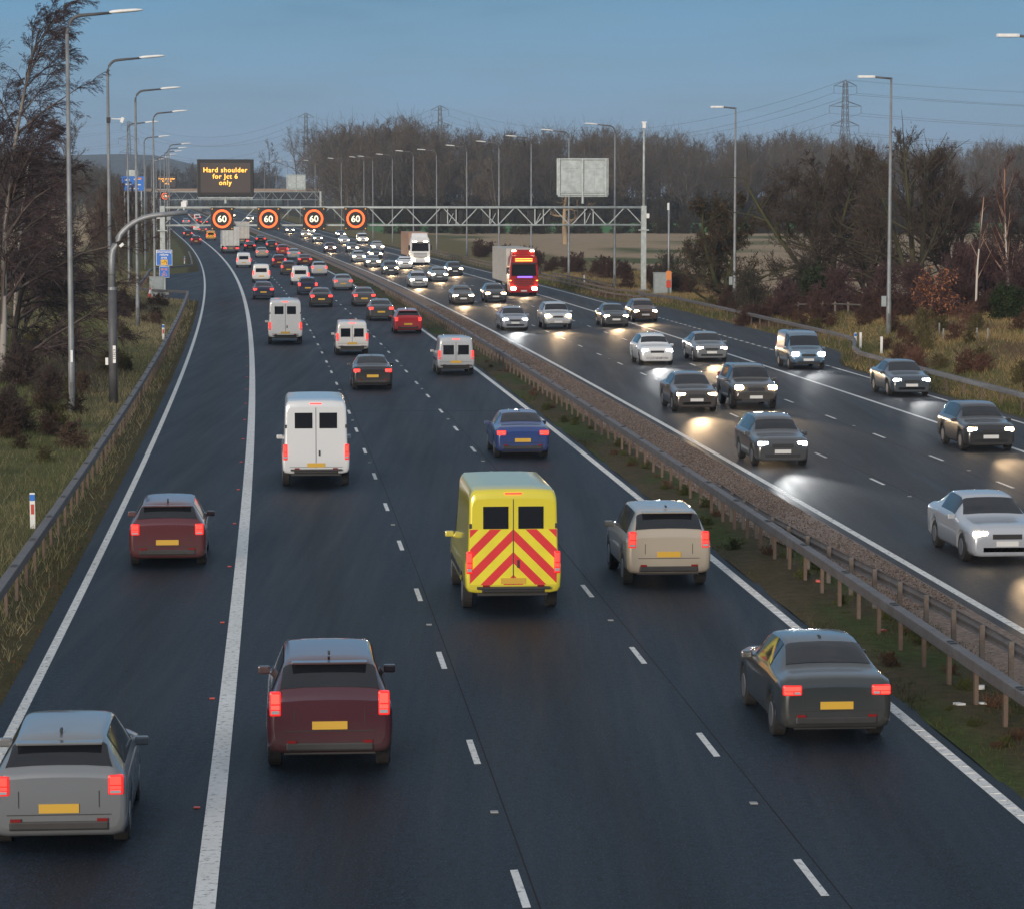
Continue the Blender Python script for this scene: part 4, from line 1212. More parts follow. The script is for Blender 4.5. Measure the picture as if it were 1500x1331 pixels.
def pm(key, fn):
    if key not in PCACHE: PCACHE[key] = fn()
    return PCACHE[key]
def bx(key, size, mat, bevel=.012):
    return pm((key, size, mat), lambda: MB().box((0, 0, 0), size).mesh(key, M[mat], bevel=min(bevel, min(size) * .35)))
TAIL = {  # (x, y_from_rear, z, size) tail lamp; plate z
 'hatch': ((.735, .035, .90, (.20, .12, .26)), .60), 'saloon': ((.70, .02, .86, (.30, .10, .16)), .62),
 'suv': ((.80, .05, 1.08, (.17, .13, .36)), .76), 'van': ((.80, .02, .98, (.13, .10, .42)), .64), 'bigvan': ((.90, .01, 1.08, (.13, .08, .46)), .70)}
HEADL = {'hatch': (.62, .13, .74, (.33, .24, .13)), 'saloon': (.62, .13, .72, (.35, .24, .12)), 'suv': (.68, .11, .88, (.34, .20, .17)),
         'van': (.66, .10, .78, (.32, .20, .20)), 'bigvan': (.70, .10, .94, (.32, .20, .24))}
def vehicle(kind, color, px, py, h, away, label, group=None, name='car', cat='car', lod=0, cool=False, dx=0.0, chev=None, brake=False, beam=0.0, offset=None):
    X, Y = at_road(px, py, h)
    off = X - float(hs(Y))
    if offset is not None: off = offset
    elif lod:                                   # far vehicles keep to the middle of their lane
        c = min((-1.7, 1.94, 5.73, 9.36, 17.25, 20.75, 24.3, 27.65), key=lambda q: abs(q - off))
        off = c + max(-.35, min(.35, off - c))
    X = float(hs(Y)) + off + dx
    L2 = ST[kind][-1][0]
    hd = heading(Y)
    fx, fy = -math.sin(hd), math.cos(hd)
    s = L2 if away else L2
    cx, cy = X + fx * s, Y + fy * s              # the lit end is at (X, Y), the vehicle reaches away from the camera
    cz = float(road_z(cy))
    slope = math.atan2(float(road_z(cy + 1) - road_z(cy - 1)), 2)
    root = empty(name, (cx, cy, cz), hd if away else hd + math.pi)
    root.rotation_euler[0] = slope if away else -slope
    tag(root, label, cat, group)
    ny = 44 if lod == 0 else 22
    ms = kind_meshes(kind, ny)
    def part(nm, me, loc=None, parent=None, rot=None):
        o = ob(nm, me, parent or root, loc)
        if rot: o.rotation_euler = rot
        return o
    body = part('body', ms['body']); body.color = (*color, 1)
    if 'rear_window' in ms: part('rear_window', ms['rear_window'])
    part('windscreen', ms['windscreen'])
    part('side_window', ms['side_r']); part('side_window', ms['side_l'])
    (tx, ty, tz, ts), pz = TAIL[kind]
    tm = ('tail_far' if (brake or lod) else 'tail_on') if away else 'tail_off'
    for sg in (-1, 1):
        if lod or not away:
            part('tail_light', bx('tail_light', ts, tm, .03), (sg * tx, -L2 + ty, tz))
        else:
            tl = part('tail_light', bx('tail_light', ts, 'tail_dim', .03), (sg * tx, -L2 + ty, tz))
            yb = -ts[1] / 2 - .004
            if ts[2] > ts[0]:                  # upright cluster: two lit bars over a clear reversing lens
                ob('lit_bar', bx('lit_bar', (ts[0] * .74, .02, ts[2] * .40), tm, .006), tl, (0, yb, ts[2] * .22))
                ob('lit_bar', bx('lit_bar', (ts[0] * .74, .02, ts[2] * .17), tm, .006), tl, (0, yb, -ts[2] * .13))
                ob('reversing_lens', bx('reversing_lens', (ts[0] * .70, .018, ts[2] * .14), 'head_off', .005), tl, (0, yb, -ts[2] * .33))
            else:                              # wide cluster
                ob('lit_bar', bx('lit_bar', (ts[0] * .86, .02, ts[2] * .42), tm, .006), tl, (0, yb, ts[2] * .18))
                ob('lit_bar', bx('lit_bar', (ts[0] * .46, .02, ts[2] * .26), tm, .006), tl, (sg * ts[0] * .2, yb, -ts[2] * .24))
                ob('reversing_lens', bx('reversing_lens', (ts[0] * .32, .018, ts[2] * .24), 'head_off', .005), tl, (-sg * ts[0] * .25, yb, -ts[2] * .24))
    hx, hy, hz, hsz = HEADL[kind]
    hm = 'head_off' if away else ('head_cool' if cool else 'head_on')
    for sg in (-1, 1):
        hl = part('headlight', bx('headlight', hsz, hm, .05), (sg * hx, L2 - hy, hz))
        if lod and not away: hl.scale = (1.15, 1.0, 1.25)
    part('number_plate', bx('number_plate', (.52, .02, .12), 'plate_y', .003), (0, -L2 - .012, pz))
    if not away or lod == 0:
        part('number_plate', bx('number_plate', (.52, .02, .12), 'plate_w', .003), (0, L2 + .012, .50))
        part('grille', bx('grille', (.70, .05, .12), 'trim'), (0, L2 - .02, hz - .06))
        part('air_intake', bx('air_intake', (1.15, .06, .13), 'trim'), (0, L2 - .03, .36))
    if lod == 0:
        zl = ST[kind][1][5]
        part('bumper_trim', bx('bumper_trim', (1.30, .10, .13), 'trim', .03), (0, -L2 + .035, zl + .06))
        rf = [s_ for s_ in ST[kind] if s_[2] > max(q[2] for q in ST[kind]) - .12][0]
        if away:
            part('brake_light', bx('brake_light', (.34, .03, .03), 'tail_on', .004), (0, rf[0] - .01, rf[2] - .005))
        for sg in (-1, 1):
            mo = part('door_mirror', bx('door_mirror', (.19, .10, .13), 'paint', .03), (sg * (ST[kind][4][3] + .05), GLASS[kind][1][0] + .30, ST[kind][4][1] + .02)); mo.color = (*color, 1)
        for sg in (-1, 1):
            part('reflector', bx('reflector', (.14, .02, .04), 'tail_off', .003), (sg * .56, -L2 - .03, zl + .14))
        if kind in ('van', 'bigvan'):
            zt = ST[kind][0][2]
            part('door_seam', bx('door_seam', (.018, .008, zt - .62), 'trim', .001), (0, -L2 - .002, (zt + .62) / 2))
            part('door_handle', bx('door_handle', (.05, .03, .16), 'trim', .006), (.10, -L2 - .014, 1.05))
            for sg in (-1, 1):
                for zz in (.9, zt - .55):
                    part('hinge', bx('hinge', (.05, .03, .10), 'trim', .005), (sg * (ST[kind][0][3] - .04), -L2 - .006, zz))
                part('side_trim', bx('side_trim', (.03, L2 * 1.1, .12), 'trim', .008), (sg * (ST[kind][5][3] + .004), -.05, .72))
            part('rear_step', bx('rear_step', (1.5, .16, .05), 'trim', .012), (0, -L2 - .04, ST[kind][0][5] + .06))
            part('door_gap', bx('door_gap', (1.55, .008, .012), 'trim', .001), (0, -L2 - .002, .64))
            if not chev or chev == 2:
                for sg in (-1, 1):
                    part('rear_window', bx('rear_window', (.52, .012, .46), 'glass', .004), (sg * .36, -L2 - .004, zt - .38))
        else:
            part('roof_fin', bx('roof_fin', (.035, .16, .045), 'trim', .01), (0, rf[0] + .25, max(q[2] for q in ST[kind]) + .03))
            if kind in ('hatch', 'suv'):
                sp = part('roof_spoiler', bx('roof_spoiler', (1.12, .22, .035), 'paint', .012), (0, rf[0] - .07, rf[2] + .035)); sp.color = (*color, 1)
                part('rear_wiper', bx('rear_wiper', (.40, .02, .02), 'trim', .004), (.12, GLASS[kind][0][0] + .02, TAIL[kind][0][2] + .16), None, (0, .18, 0))
            if kind == 'suv':
                for sg in (-1, 1): part('roof_rail', bx('roof_rail', (.04, 1.5, .04), 'trim', .012), (sg * .60, -.55, 1.665))
            for sg in (-1, 1):
                part('boot_seam', bx('boot_seam', (.012, .012, .22), 'trim', .002), (sg * .52, -L2 - .002, pz + .12))
            part('bumper_seam', bx('bumper_seam', (1.35, .012, .012), 'trim', .002), (0, -L2 - .002, pz - .085))
    elif kind in ('van', 'bigvan'):
        zt = ST[kind][0][2]
        part('rear_window', bx('rear_window', (1.1, .012, .40), 'glass', .004), (0, -L2 - .004, zt - .36))
    part('underbody', bx('underbody', (ST[kind][5][3] * 1.45, L2 * 1.9, .30), 'trim'), (0, 0, ST[kind][5][5] + .12))
    wy0, wy1, wr = WHEELS[kind]
    wt_, wrim = wheel_meshes(wr, .21)
    for wy in (wy0, wy1):
        for sg in (-1, 1):
            w = part('wheel', wt_, (sg * (ST[kind][5][3] - .125), wy, wr))
            if lod == 0: ob('rim', wrim, w)
    if chev: chevrons(root, kind, -L2, chev)
    if beam > 0:
        li = bpy.data.lights.new('headlight_beam', 'SPOT')
        li.energy = beam; li.color = (.95, .96, .95) if cool else (1.0, .68, .38)
        li.energy *= .55 if cool else .95; li.energy *= 3.2; li.spot_size = R(30); li.spot_blend = 1.0; li.shadow_soft_size = .2
        lo = bpy.data.objects.new('headlight_beam', li); COL.objects.link(lo)
        lo.parent = root; lo.location = (0, L2 + .12, hz); lo.rotation_euler = (R(90 - 2.5), 0, 0)
    vehicle.log.append((label, round(off, 2), round(Y, 1)))
    root['_y'] = Y
    del root['_y']
    return root
vehicle.log = []
def clip_band(x0, x1, z0, z1, sgn, a, b):
    """part of the half rectangle between the slanted lines z + sgn*x = a and = b"""
    def cut(poly, keep):
        out = []
        for i in range(len(poly)):
            p, q = poly[i], poly[(i + 1) % len(poly)]
            kp, kq = keep(p), keep(q)
            if kp >= 0: out.append(p)
            if (kp >= 0) != (kq >= 0):
                t = kp / (kp - kq); out.append((p[0] + (q[0] - p[0]) * t, p[1] + (q[1] - p[1]) * t))
        return out
    poly = [(x0, z0), (x1, z0), (x1, z1), (x0, z1)]
    poly = cut(poly, lambda p: p[1] + sgn * p[0] - a)
    if len(poly) >= 3: poly = cut(poly, lambda p: b - p[1] - sgn * p[0])
    return poly
def chevrons(root, kind, yr, mode):
    zt = ST[kind][0][2]; w = ST[kind][0][3] - .03
    z0, z1 = .62, zt - (.62 if mode == 2 else .06)
    i = 0; c = z0 - 1.2
    while c < z1 + 1.2:
        for x0, x1, sgn in ((-w, -.012, -1), (.012, w, 1)):
            poly = clip_band(x0, x1, z0, z1, sgn, c, c + .235)
            if len(poly) >= 3:
                o = ob('chevron_stripe', MB().prism(poly, yr - .007, yr - .001).mesh('chevron_stripe', M['chev_red' if i % 2 else 'chev_yel']), root)
        c += .235; i += 1

WHITE, SILVER, GREY, DGREY, BLACK = (.72, .73, .73), (.42, .44, .46), (.16, .175, .19), (.055, .058, .062), (.018, .018, .02)
MAROON, RED, BLUE, NAVY, BEIGE = (.085, .012, .018), (.42, .016, .02), (.02, .05, .19), (.014, .02, .05), (.40, .35, .28)
ORANGE_Y = (.70, .60, .04)
GA, GB = 'vehicles leaving on the left carriageway', 'oncoming vehicles on the right carriageway'
# --- leaving the camera: pixel of the tail-lamp pair, lamp height ---------------------------------
V = vehicle
V('hatch', GREY, 86, 1150, .90, True, 'slate grey hatchback at the bottom left on the hard shoulder, nearest vehicle there', GA)
V('hatch', MAROON, 245, 775, .90, True, 'dark maroon hatchback alone on the hard shoulder beside the verge marker post', GA)
V('suv', (.060, .012, .020), 483, 1030, 1.08, True, 'burgundy estate with tall tail lamps, lowest vehicle in the first lane', GA, brake=True)
V('bigvan', (.66, .68, .69), 463, 662, 1.08, True, 'tall white panel van in the first lane, largest white vehicle', GA, 'van', 'van')
V('bigvan', ORANGE_Y, 752, 823, 1.08, True, 'yellow van with red and yellow chevrons across its rear doors', GA, 'van', 'van', chev=2)
V('suv', BEIGE, 980, 790, 1.08, True, 'pale beige tall car beside the median, right of the yellow van', GA)
V('saloon', (.030, .036, .038), 1226, 1010, .86, True, 'black saloon with wide bright tail lamps, nearest car by the median', GA, brake=True)
V('saloon', BLUE, 766, 634, .86, True, 'dark blue saloon by the median, ahead of the pale beige car', GA, brake=True)
V('van', SILVER, 668, 520, .98, True, 'silver white people carrier close to the median barrier', GA, 'van', 'van')
V('saloon', BLACK, 546, 543, .86, True, 'black saloon in the middle lane ahead of the yellow chevron van', GA, brake=True)
V('van', (.70, .69, .66), 516, 494, .98, True, 'small cream white van in the middle lane', GA, 'van', 'van')
V('hatch', RED, 598, 468, .90, True, 'bright red hatchback in the lane beside the median', GA, lod=0)
V('saloon', DGREY, 553, 452, .86, True, 'dark grey car just ahead of the bright red hatchback', GA, lod=1, offset=9.2)
V('bigvan', (.74, .73, .70), 418, 478, 1.08, True, 'white box-like van in the first lane, ahead of the largest white van', GA, 'van', 'van')
V('saloon', NAVY, 386, 424, .86, True, 'navy saloon with square red lamps in the first lane, behind a white carrier', GA, lod=1, brake=True)
V('van', (.73, .73, .70), 383, 400, .98, True, 'white people carrier in the first lane directly ahead of the navy saloon', GA, 'van', 'van', lod=1)
V('van', WHITE, 357, 381, .98, True, 'small white van in the first lane behind the grey lorry trailer', GA, 'van', 'van', lod=1)
V('saloon', BLACK, 471, 434, .86, True, 'black car in the middle lane with broad glowing lamps, below the white estate', GA, lod=1, brake=True)
V('hatch', NAVY, 451, 417, .90, True, 'dark blue hatchback close behind the white estate in the middle lane', GA, lod=1, brake=True)
V('van', WHITE, 440, 403, .98, True, 'white estate in the middle lane directly ahead of a dark blue hatchback', GA, 'van', 'van', lod=1)
V('saloon', DGREY, 534, 433, .86, True, 'dark grey saloon by the median, next behind the dark-roofed silver car', GA, lod=1, brake=True)
V('saloon', (.22, .24, .26), 503, 412, .86, True, 'silver car with dark roof by the median, ahead of the dark grey saloon', GA, lod=1, brake=True)
V('hatch', SILVER, 468, 392, .90, True, 'silver hatchback by the median level with the white estate', GA, lod=1)
V('hatch', (.05, .035, .03), 423, 391, .90, True, 'dark brown hatchback in the middle lane just ahead of the white estate', GA, lod=1, brake=True)
V('hatch', MAROON, 411, 381, .90, True, 'dark maroon hatchback in the middle lane ahead of the dark brown one', GA, lod=1)
V('saloon', (.10, .02, .02), 447, 380, .86, True, 'dark red saloon by the median ahead of the silver hatchback', GA, lod=1)
V('saloon', (.30, .36, .40), 432, 371, .86, True, 'pale blue-grey saloon by the median ahead of the dark red saloon', GA, lod=1)
V('hatch', (.28, .02, .02), 414, 365, .90, True, 'red hatchback by the median in the far queue ahead of the blue-grey saloon', GA, lod=1)
V('saloon', (.34, .32, .28), 384, 369, .86, True, 'light gold saloon in the middle lane, right of the small white van', GA, lod=1, brake=True)
V('hatch', DGREY, 398, 358, .90, True, 'dark grey hatchback in the far queue left of the red one', GA, lod=1)
V('saloon', (.06, .012, .018), 366, 360, .86, True, 'maroon saloon in the middle lane at the grey trailer\'s right side', GA, lod=1)
V('saloon', BLACK, 382, 350, .86, True, 'black saloon in the far queue beside the cream lorry', GA, lod=1)
V('hatch', (.08, .012, .015), 284, 351, .90, True, 'dark red hatchback far along the hard shoulder, nearer of the two there', GA, lod=1)
V('hatch', BLACK, 266, 342, .90, True, 'black hatchback farthest along the hard shoulder', GA, lod=1)
V('van', (.62, .30, .06), 300, 345, .98, True, 'small van with orange and yellow chevron rear beyond the first 60 sign', GA, 'van', 'van', lod=1, chev=1)
far_l = [('hatch', WHITE, 289, 333, 'white hatchback just beyond the little orange chevron van'),
         ('saloon', DGREY, 307, 336, 'dark grey saloon in the far middle lane behind the first 60 sign'),
         ('saloon', (.2, .02, .02), 277, 331, 'red saloon in the far first lane seen through the gantry truss'),
         ('hatch', SILVER, 271, 324, 'silver hatchback in the far first lane near the left gantry leg'),
         ('hatch', (.18, .02, .02), 285, 323, 'far red hatchback in the middle lane seen left of the first 60 sign'),
         ('van', WHITE, 294, 319, 'far white van in the middle lane under the message sign'),
         ('saloon', BLACK, 299, 325, 'far black saloon by the median left of the first 60 sign'),
         ('saloon', DGREY, 282, 315, 'farthest grey saloon before the overbridge')]
for kd, c, px_, py_, lb in far_l:
    V(kd, c, px_, py_, .9, True, lb, GA, 'van' if kd == 'van' else 'car', 'van' if kd == 'van' else 'car', lod=1, brake=True)
# --- oncoming: pixel of the headlamp pair ----------------------------------------------------------
V('saloon', (.40, .43, .47), 1476, 784, .69, False, 'silver oncoming saloon at the right edge, nearest the median', GB, beam=520)
V('hatch', DGREY, 1147, 652, .70, False, 'dark oncoming hatchback with white headlamps in the median-side lane', GB, beam=520, cool=True)
V('saloon', (.05, .04, .035), 1021, 579, .69, False, 'dark brown oncoming saloon with warm headlamps in the median-side lane', GB, beam=420)
V('suv', (.05, .045, .04), 1108, 568, .88, False, 'dark tall oncoming car in the middle lane beside the brown saloon', GB, beam=420)
V('hatch', WHITE, 963, 515, .70, False, 'white oncoming hatchback in the middle lane with bright headlamps', GB, beam=520, cool=True)
V('saloon', GREY, 1043, 511, .69, False, 'grey oncoming saloon in the third lane right of the white hatchback', GB, beam=420)
V('van', (.10, .16, .22), 1168, 519, .78, False, 'steel blue oncoming van on the far hard shoulder by the refuge bay', GB, 'van', 'van', beam=300, cool=True, offset=27.6)
V('saloon', (.04, .055, .075), 1336, 558, .69, False, 'dark blue oncoming saloon on the hard shoulder by the right barrier', GB, beam=420, cool=True)
V('hatch', BLACK, 1452, 631, .70, False, 'black oncoming hatchback with orange-tinted headlamps at the right edge', GB, beam=420)
V('suv', (.46, .48, .50), 818, 463, .88, False, 'silver tall oncoming car in the middle lane left of the dark one', GB, beam=400)
V('saloon', DGREY, 903, 464, .69, False, 'dark oncoming saloon in the third lane below the gantry leg', GB, beam=400)
V('hatch', (.09, .05, .03), 946, 457, .70, False, 'brown oncoming hatchback on the hard shoulder below the gantry leg', GB, beam=300)
V('saloon', (.30, .32, .36), 755, 469, .69, False, 'grey oncoming saloon with dazzling white headlamps nearest the gravel strip', GB, beam=600, cool=True)
V('hatch', DGREY, 723, 431, .70, False, 'dark oncoming hatchback in the middle lane in front of the red lorry', GB, lod=1, beam=300)
V('saloon', (.07, .06, .05), 679, 434, .69, False, 'dark oncoming saloon beside the gravel, left of the red lorry', GB, lod=1, beam=400)
V('hatch', SILVER, 611, 411, .70, False, 'silver oncoming hatchback beside the gravel with two bright white lamps', GB, lod=1, beam=400)
V('saloon', GREY, 644, 403, .69, False, 'grey oncoming saloon in the middle lane behind the dark hatchback', GB, lod=1, beam=300)
V('hatch', BLACK, 667, 395, .70, False, 'black oncoming hatchback in the third lane between the two lorries', GB, lod=1, beam=300)
V('saloon', WHITE, 594, 386, .69, False, 'white oncoming saloon in the middle lane left of the white lorry', GB, lod=1, beam=300)
far_r = [('hatch', DGREY, 573, 393, 'dark oncoming hatchback beside the gravel, left of the white oncoming saloon'),
         ('saloon', GREY, 547, 383, 'grey oncoming saloon beside the gravel, next behind the dark hatchback'),
         ('hatch', SILVER, 526, 376, 'silver oncoming hatchback beside the gravel behind a grey saloon'),
         ('saloon', BLACK, 563, 372, 'black oncoming saloon in the lane right behind the white oncoming saloon'),
         ('suv', (.3, .3, .3), 564, 363, 'grey tall oncoming car in the third lane behind the white lorry'),
         ('saloon', DGREY, 517, 363, 'dark oncoming saloon in the middle lane below the fourth 60 sign'),
         ('hatch', (.1, .03, .03), 484, 363, 'dark red oncoming hatchback beside the gravel below the third 60 sign'),
         ('van', WHITE, 532, 351, 'white oncoming van in the outer lane right of the fourth 60 sign'),
         ('saloon', SILVER, 500, 352, 'silver oncoming saloon in the third lane left of the white van'),
         ('saloon', BLACK, 501, 343, 'black oncoming saloon on the far hard shoulder below the fourth 60 sign'),
         ('hatch', GREY, 466, 349, 'grey oncoming hatchback below the third 60 sign in the middle lane'),
         ('saloon', BEIGE, 448, 343, 'beige oncoming saloon in the middle lane left of the grey hatchback'),
         ('hatch', WHITE, 460, 338, 'white far oncoming hatchback just under the third 60 sign'),
         ('saloon', NAVY, 425, 337, 'navy far oncoming saloon between the second and third 60 signs'),
         ('hatch', SILVER, 362, 320, 'silver far oncoming hatchback between the first and second 60 signs'),
         ('saloon', GREY, 347, 316, 'grey farthest oncoming saloon beside the first 60 sign')]
for kd, c, px_, py_, lb in far_r:
    V(kd, c, px_, py_, .75, False, lb, GB, 'van' if kd == 'van' else 'car', 'van' if kd == 'van' else 'car', lod=1, beam=220)

# ------------------------------------------------------------------ lorries
M['curtain'] = simple('trailer_curtain', (.52, .52, .50), .7, 0, .12, 1.5)
M['curtain2'] = simple('cream_trailer_panel', (.50, .47, .42), .7, 0, .12, 1.5)
M['lorry_red'] = simple('red_cab_paint', (.30, .012, .012), .3, 0, .1)
M['lorry_white'] = simple('white_cab_paint', (.70, .71, .71), .35, 0, .08)
M['lorry_cream'] = simple('orange_lit_curtain', (.42, .24, .15), .7, 0, .15)  # cream trailer side, orange light on it put into the colour
def lorry_rear(px, py, h, label, cmat, offset):
    X, Y = at_road(px, py, h); X = float(hs(Y)) + offset
    hd = heading(Y); r = empty('lorry', (X, Y, float(road_z(Y)) + .0), hd)
    r.rotation_euler[0] = math.atan2(float(road_z(Y + 9) - road_z(Y)), 9)
    tag(r, label, 'lorry', GA)
    tr = ob('trailer_body', MB().box((0, 6.6, 2.55), (2.52, 13.0, 2.80)).mesh('trailer_body', M[cmat], bevel=.03), r)
    for sx_ in (-.62, .62):
        d = ob('rear_door', MB().box((sx_, .085, 2.55), (1.18, .03, 2.62)).mesh('rear_door', M[cmat], bevel=.008), r)
        for q in (-.28, .28):
            ob('lock_bar', MB().tube([(sx_ + q, .05, 1.25), (sx_ + q, .05, 3.85)], .022, 6).mesh('lock_bar', M['galv']), d)
    ob('chassis', MB().box((0, 6.4, .95), (1.1, 12.4, .30)).mesh('chassis', M['chrome']), r)
    ob('bumper_bar', MB().box((0, .16, .55), (2.4, .12, .14)).box((-.8, .2, .8), (.1, .1, .4)).box((.8, .2, .8), (.1, .1, .4)).mesh('bumper_bar', M['chrome']), r)
    for sx_ in (-.92, .92):
        ob('tail_light', MB().box((sx_, .08, .80), (.46, .10, .17)).mesh('tail_light', M['tail_far'], bevel=.02), r)
    ob('number_plate', MB().box((0, .08, .80), (.52, .02, .11)).mesh('number_plate', M['plate_y']), r)
    tm, rm = wheel_meshes(.50, .30)
    for yy in (2.2, 3.5, 4.8, 10.6, 14.4):
        for sx_ in (-1.05, 1.05):
            ob('wheel', tm, r, (sx_, yy, .50))
    cab = ob('cab', MB().prism([(-1.22, .5), (1.22, .5), (1.24, 2.6), (1.12, 3.55), (-1.12, 3.55), (-1.24, 2.6)], 13.6, 15.8).mesh('cab', M['lorry_white'], bevel=.05), r)
    ob('windscreen', MB().box((0, 15.81, 2.45), (2.1, .03, .85)).mesh('windscreen', M['glass']), cab)
    return r
lorry_rear(331, 364, .80, 'grey-white lorry trailer in the first lane below the first 60 sign', 'curtain', 1.95)
lorry_rear(357, 353, .80, 'cream lorry trailer in the middle lane just beyond the grey-white one', 'curtain2', 5.7)
def lorry_front(px, py, h, label, paint, cmat, offset, lit):
    X, Y = at_road(px, py, h); X = float(hs(Y)) + offset
    hd = heading(Y); r = empty('lorry', (X, Y, float(road_z(Y))), hd + math.pi)
    r.rotation_euler[0] = -math.atan2(float(road_z(Y + 9) - road_z(Y)), 9)
    tag(r, label, 'lorry', GB)
    cab = ob('cab', MB().prism([(-1.24, .35), (1.24, .35), (1.25, 2.5), (1.14, 3.35), (1.0, 3.5), (-1.0, 3.5), (-1.14, 3.35), (-1.25, 2.5)], -2.1, -.02).mesh('cab', M[paint], bevel=.06), r)
    ob('windscreen', MB().prism([(-1.08, 1.75), (1.08, 1.75), (1.02, 2.72), (-1.02, 2.72)], -.03, .012).mesh('windscreen', M['glass']), cab)
    ob('sun_visor', MB().box((0, .10, 2.82), (2.2, .24, .12)).mesh('sun_visor', M['trim'], bevel=.02), cab)
    df = MB().prism([(-1.05, 3.48), (1.05, 3.48), (.95, 4.0), (-.95, 4.0)], -1.9, -.7).mesh('roof_deflector', M[paint], bevel=.06)
    ob('roof_deflector', df, cab)
    for k in range(4):
        ob('grille_bar', MB().box((0, .012, .95 + k * .17), (1.7, .05, .06)).mesh('grille_bar', M['trim'], bevel=.01), cab)
    ob('bumper', MB().box((0, .02, .52), (2.46, .22, .42)).mesh('bumper', M[paint], bevel=.05), cab)
    for sx_ in (-.92, .92):
        ob('headlight', MB().box((sx_, .11, .66), (.42, .10, .24)).mesh('headlight', M['head_on'], bevel=.03), r)
        ob('door_mirror', MB().box((sx_ * 1.52, -.1, 2.2), (.22, .2, .62)).mesh('door_mirror', M['trim'], bevel=.04), cab)
    ob('number_plate', MB().box((0, .14, .46), (.52, .02, .11)).mesh('number_plate', M['plate_w']), r)
    if lit:
        for sx_ in (-.8, .8): ob('roof_lamp', MB().box((sx_, -.65, 3.9), (.34, .08, .10)).mesh('roof_lamp', M['head_on'], bevel=.02), cab)
        for k, zz in enumerate((3.05, 3.22)):
            ob('marker_strip', MB().box((0, .02, zz), (1.5, .05, .05)).mesh('marker_strip', M['amber_on'], bevel=.01), cab)
        ob('light_strip', MB().box((-.1, .03, 1.66), (1.3, .04, .11)).mesh('light_strip', M['blue_on'], bevel=.01), cab)
        for sx_ in (-1.15, 1.15): ob('marker_lamp', MB().box((sx_, .04, 1.35), (.16, .05, .06)).mesh('marker_lamp', M['amber_on'], bevel=.01), cab)
    else:
        ob('front_band', MB().box((0, .016, 3.1), (2.0, .04, .3)).mesh('front_band', M['lorry_white'], bevel=.01), cab)
        for sx_ in (-.7, .7): ob('marker_lamp', MB().box((sx_, .02, 2.96), (.5, .05, .06)).mesh('marker_lamp', M['head_on'], bevel=.01), cab)
    ob('trailer_body', MB().box((0, -9.2, 2.6), (2.52, 12.8, 2.95)).mesh('trailer_body', M[cmat], bevel=.04), r)
    ob('chassis', MB().box((0, -8.0, .95), (1.1, 13.0, .30)).mesh('chassis', M['chrome']), r)
    tm, rm = wheel_meshes(.50, .30)
    for yy in (-1.2, -4.2, -10.5, -11.8, -13.1):
        for sx_ in (-1.05, 1.05): ob('wheel', tm, r, (sx_, yy, .50))
    li = bpy.data.lights.new('headlight_beam', 'SPOT'); li.energy = 700; li.color = (1, .72, .42); li.spot_size = R(30); li.spot_blend = 1.0; li.shadow_soft_size = .15
    lo = bpy.data.objects.new('headlight_beam', li); COL.objects.link(lo); lo.parent = r; lo.location = (0, .3, .7); lo.rotation_euler = (R(87.5), 0, 0)
lorry_front(770, 423, .66, 'red oncoming lorry with amber marker lamps and a blue light strip', 'lorry_red', 'curtain2', 24.3, True)
lorry_front(619, 381, .66, 'white-fronted oncoming lorry with a cream trailer coloured as lit by orange light', 'lorry_white', 'lorry_cream', 24.3, False)
# ================================================================== trees
def grow(seed, H, r0, spread=.5, droop=0.0, wind=(0, 0), levels=4, kids=(9, 7, 6, 5), lens=(.45, .5, .5, .5), first=.25, stems=1, up=.25, wob=.12, twig_r=.012, ang=(.9, .8, .7, .7), leader=True):
    """skeleton of a bare tree: arrays of segments (p0, p1, r0, r1, level)"""
    rn = random.Random(seed)
    segs = []
    def vrand(s): return Vector((rn.gauss(0, s), rn.gauss(0, s), rn.gauss(0, s)))
    def branch(p, d, L, r, lev):
        n = (7, 5, 4, 3, 2)[min(lev, 4)]
        st = L / n; pts = [p]
        last = lev >= levels
        for i in range(n):
            t = (i + 1) / n
            d = d + vrand(wob * (1 if lev else .45))
            d.z += (up * .22 if not lev else up * .10) - droop * (.10 + .22 * lev) * t
            d.x += wind[0] * .06 * (lev + 1) * t; d.y += wind[1] * .06 * t
            d.normalize()
            q = p + d * st
            ra = max(r * (1 - (i / n) * .78), twig_r); rb = max(r * (1 - ((i + 1) / n) * .78), twig_r * .7)
            segs.append((p, q, ra, rb, lev))
            if not last:
                nk = kids[min(lev, len(kids) - 1)]
                f0 = first if lev == 0 else .22
                per = nk / n * (1.25 if t > f0 else 0)
                c = int(per) + (1 if rn.random() < per - int(per) else 0)
                for _ in range(c):
                    s = rn.random(); b = p + (q - p) * s
                    a = ang[min(lev, 3)] * rn.uniform(.6, 1.25)
                    if lev == 0: a *= spread / .5 * (1.15 - .5 * t)
                    ax = d.orthogonal().normalized(); ax.rotate(Matrix.Rotation(rn.random() * 6.283, 3, d))
                    nd = d.copy(); nd.rotate(Matrix.Rotation(min(a, 1.5), 3, ax))
                    rem = (1 - (t - 1 / n) * .62)
                    branch(b, nd, L * lens[min(lev, 3)] * rem * rn.uniform(.7, 1.2), max(ra * (.55 if lev == 0 else .6), twig_r), lev + 1)
            p = q
    for s in range(stems):
        d = Vector((0, 0, 1)) if stems == 1 else Vector((rn.gauss(0, .28), rn.gauss(0, .28), 1)).normalized()
        branch(Vector((rn.gauss(0, .12) if stems > 1 else 0, rn.gauss(0, .12) if stems > 1 else 0, -.2)), d, H * rn.uniform(.82, 1.0) if stems > 1 else H, r0, 0)
    P0 = np.array([s[0] for s in segs]); P1 = np.array([s[1] for s in segs])
    return P0, P1, np.array([s[2] for s in segs]), np.array([s[3] for s in segs]), np.array([s[4] for s in segs])
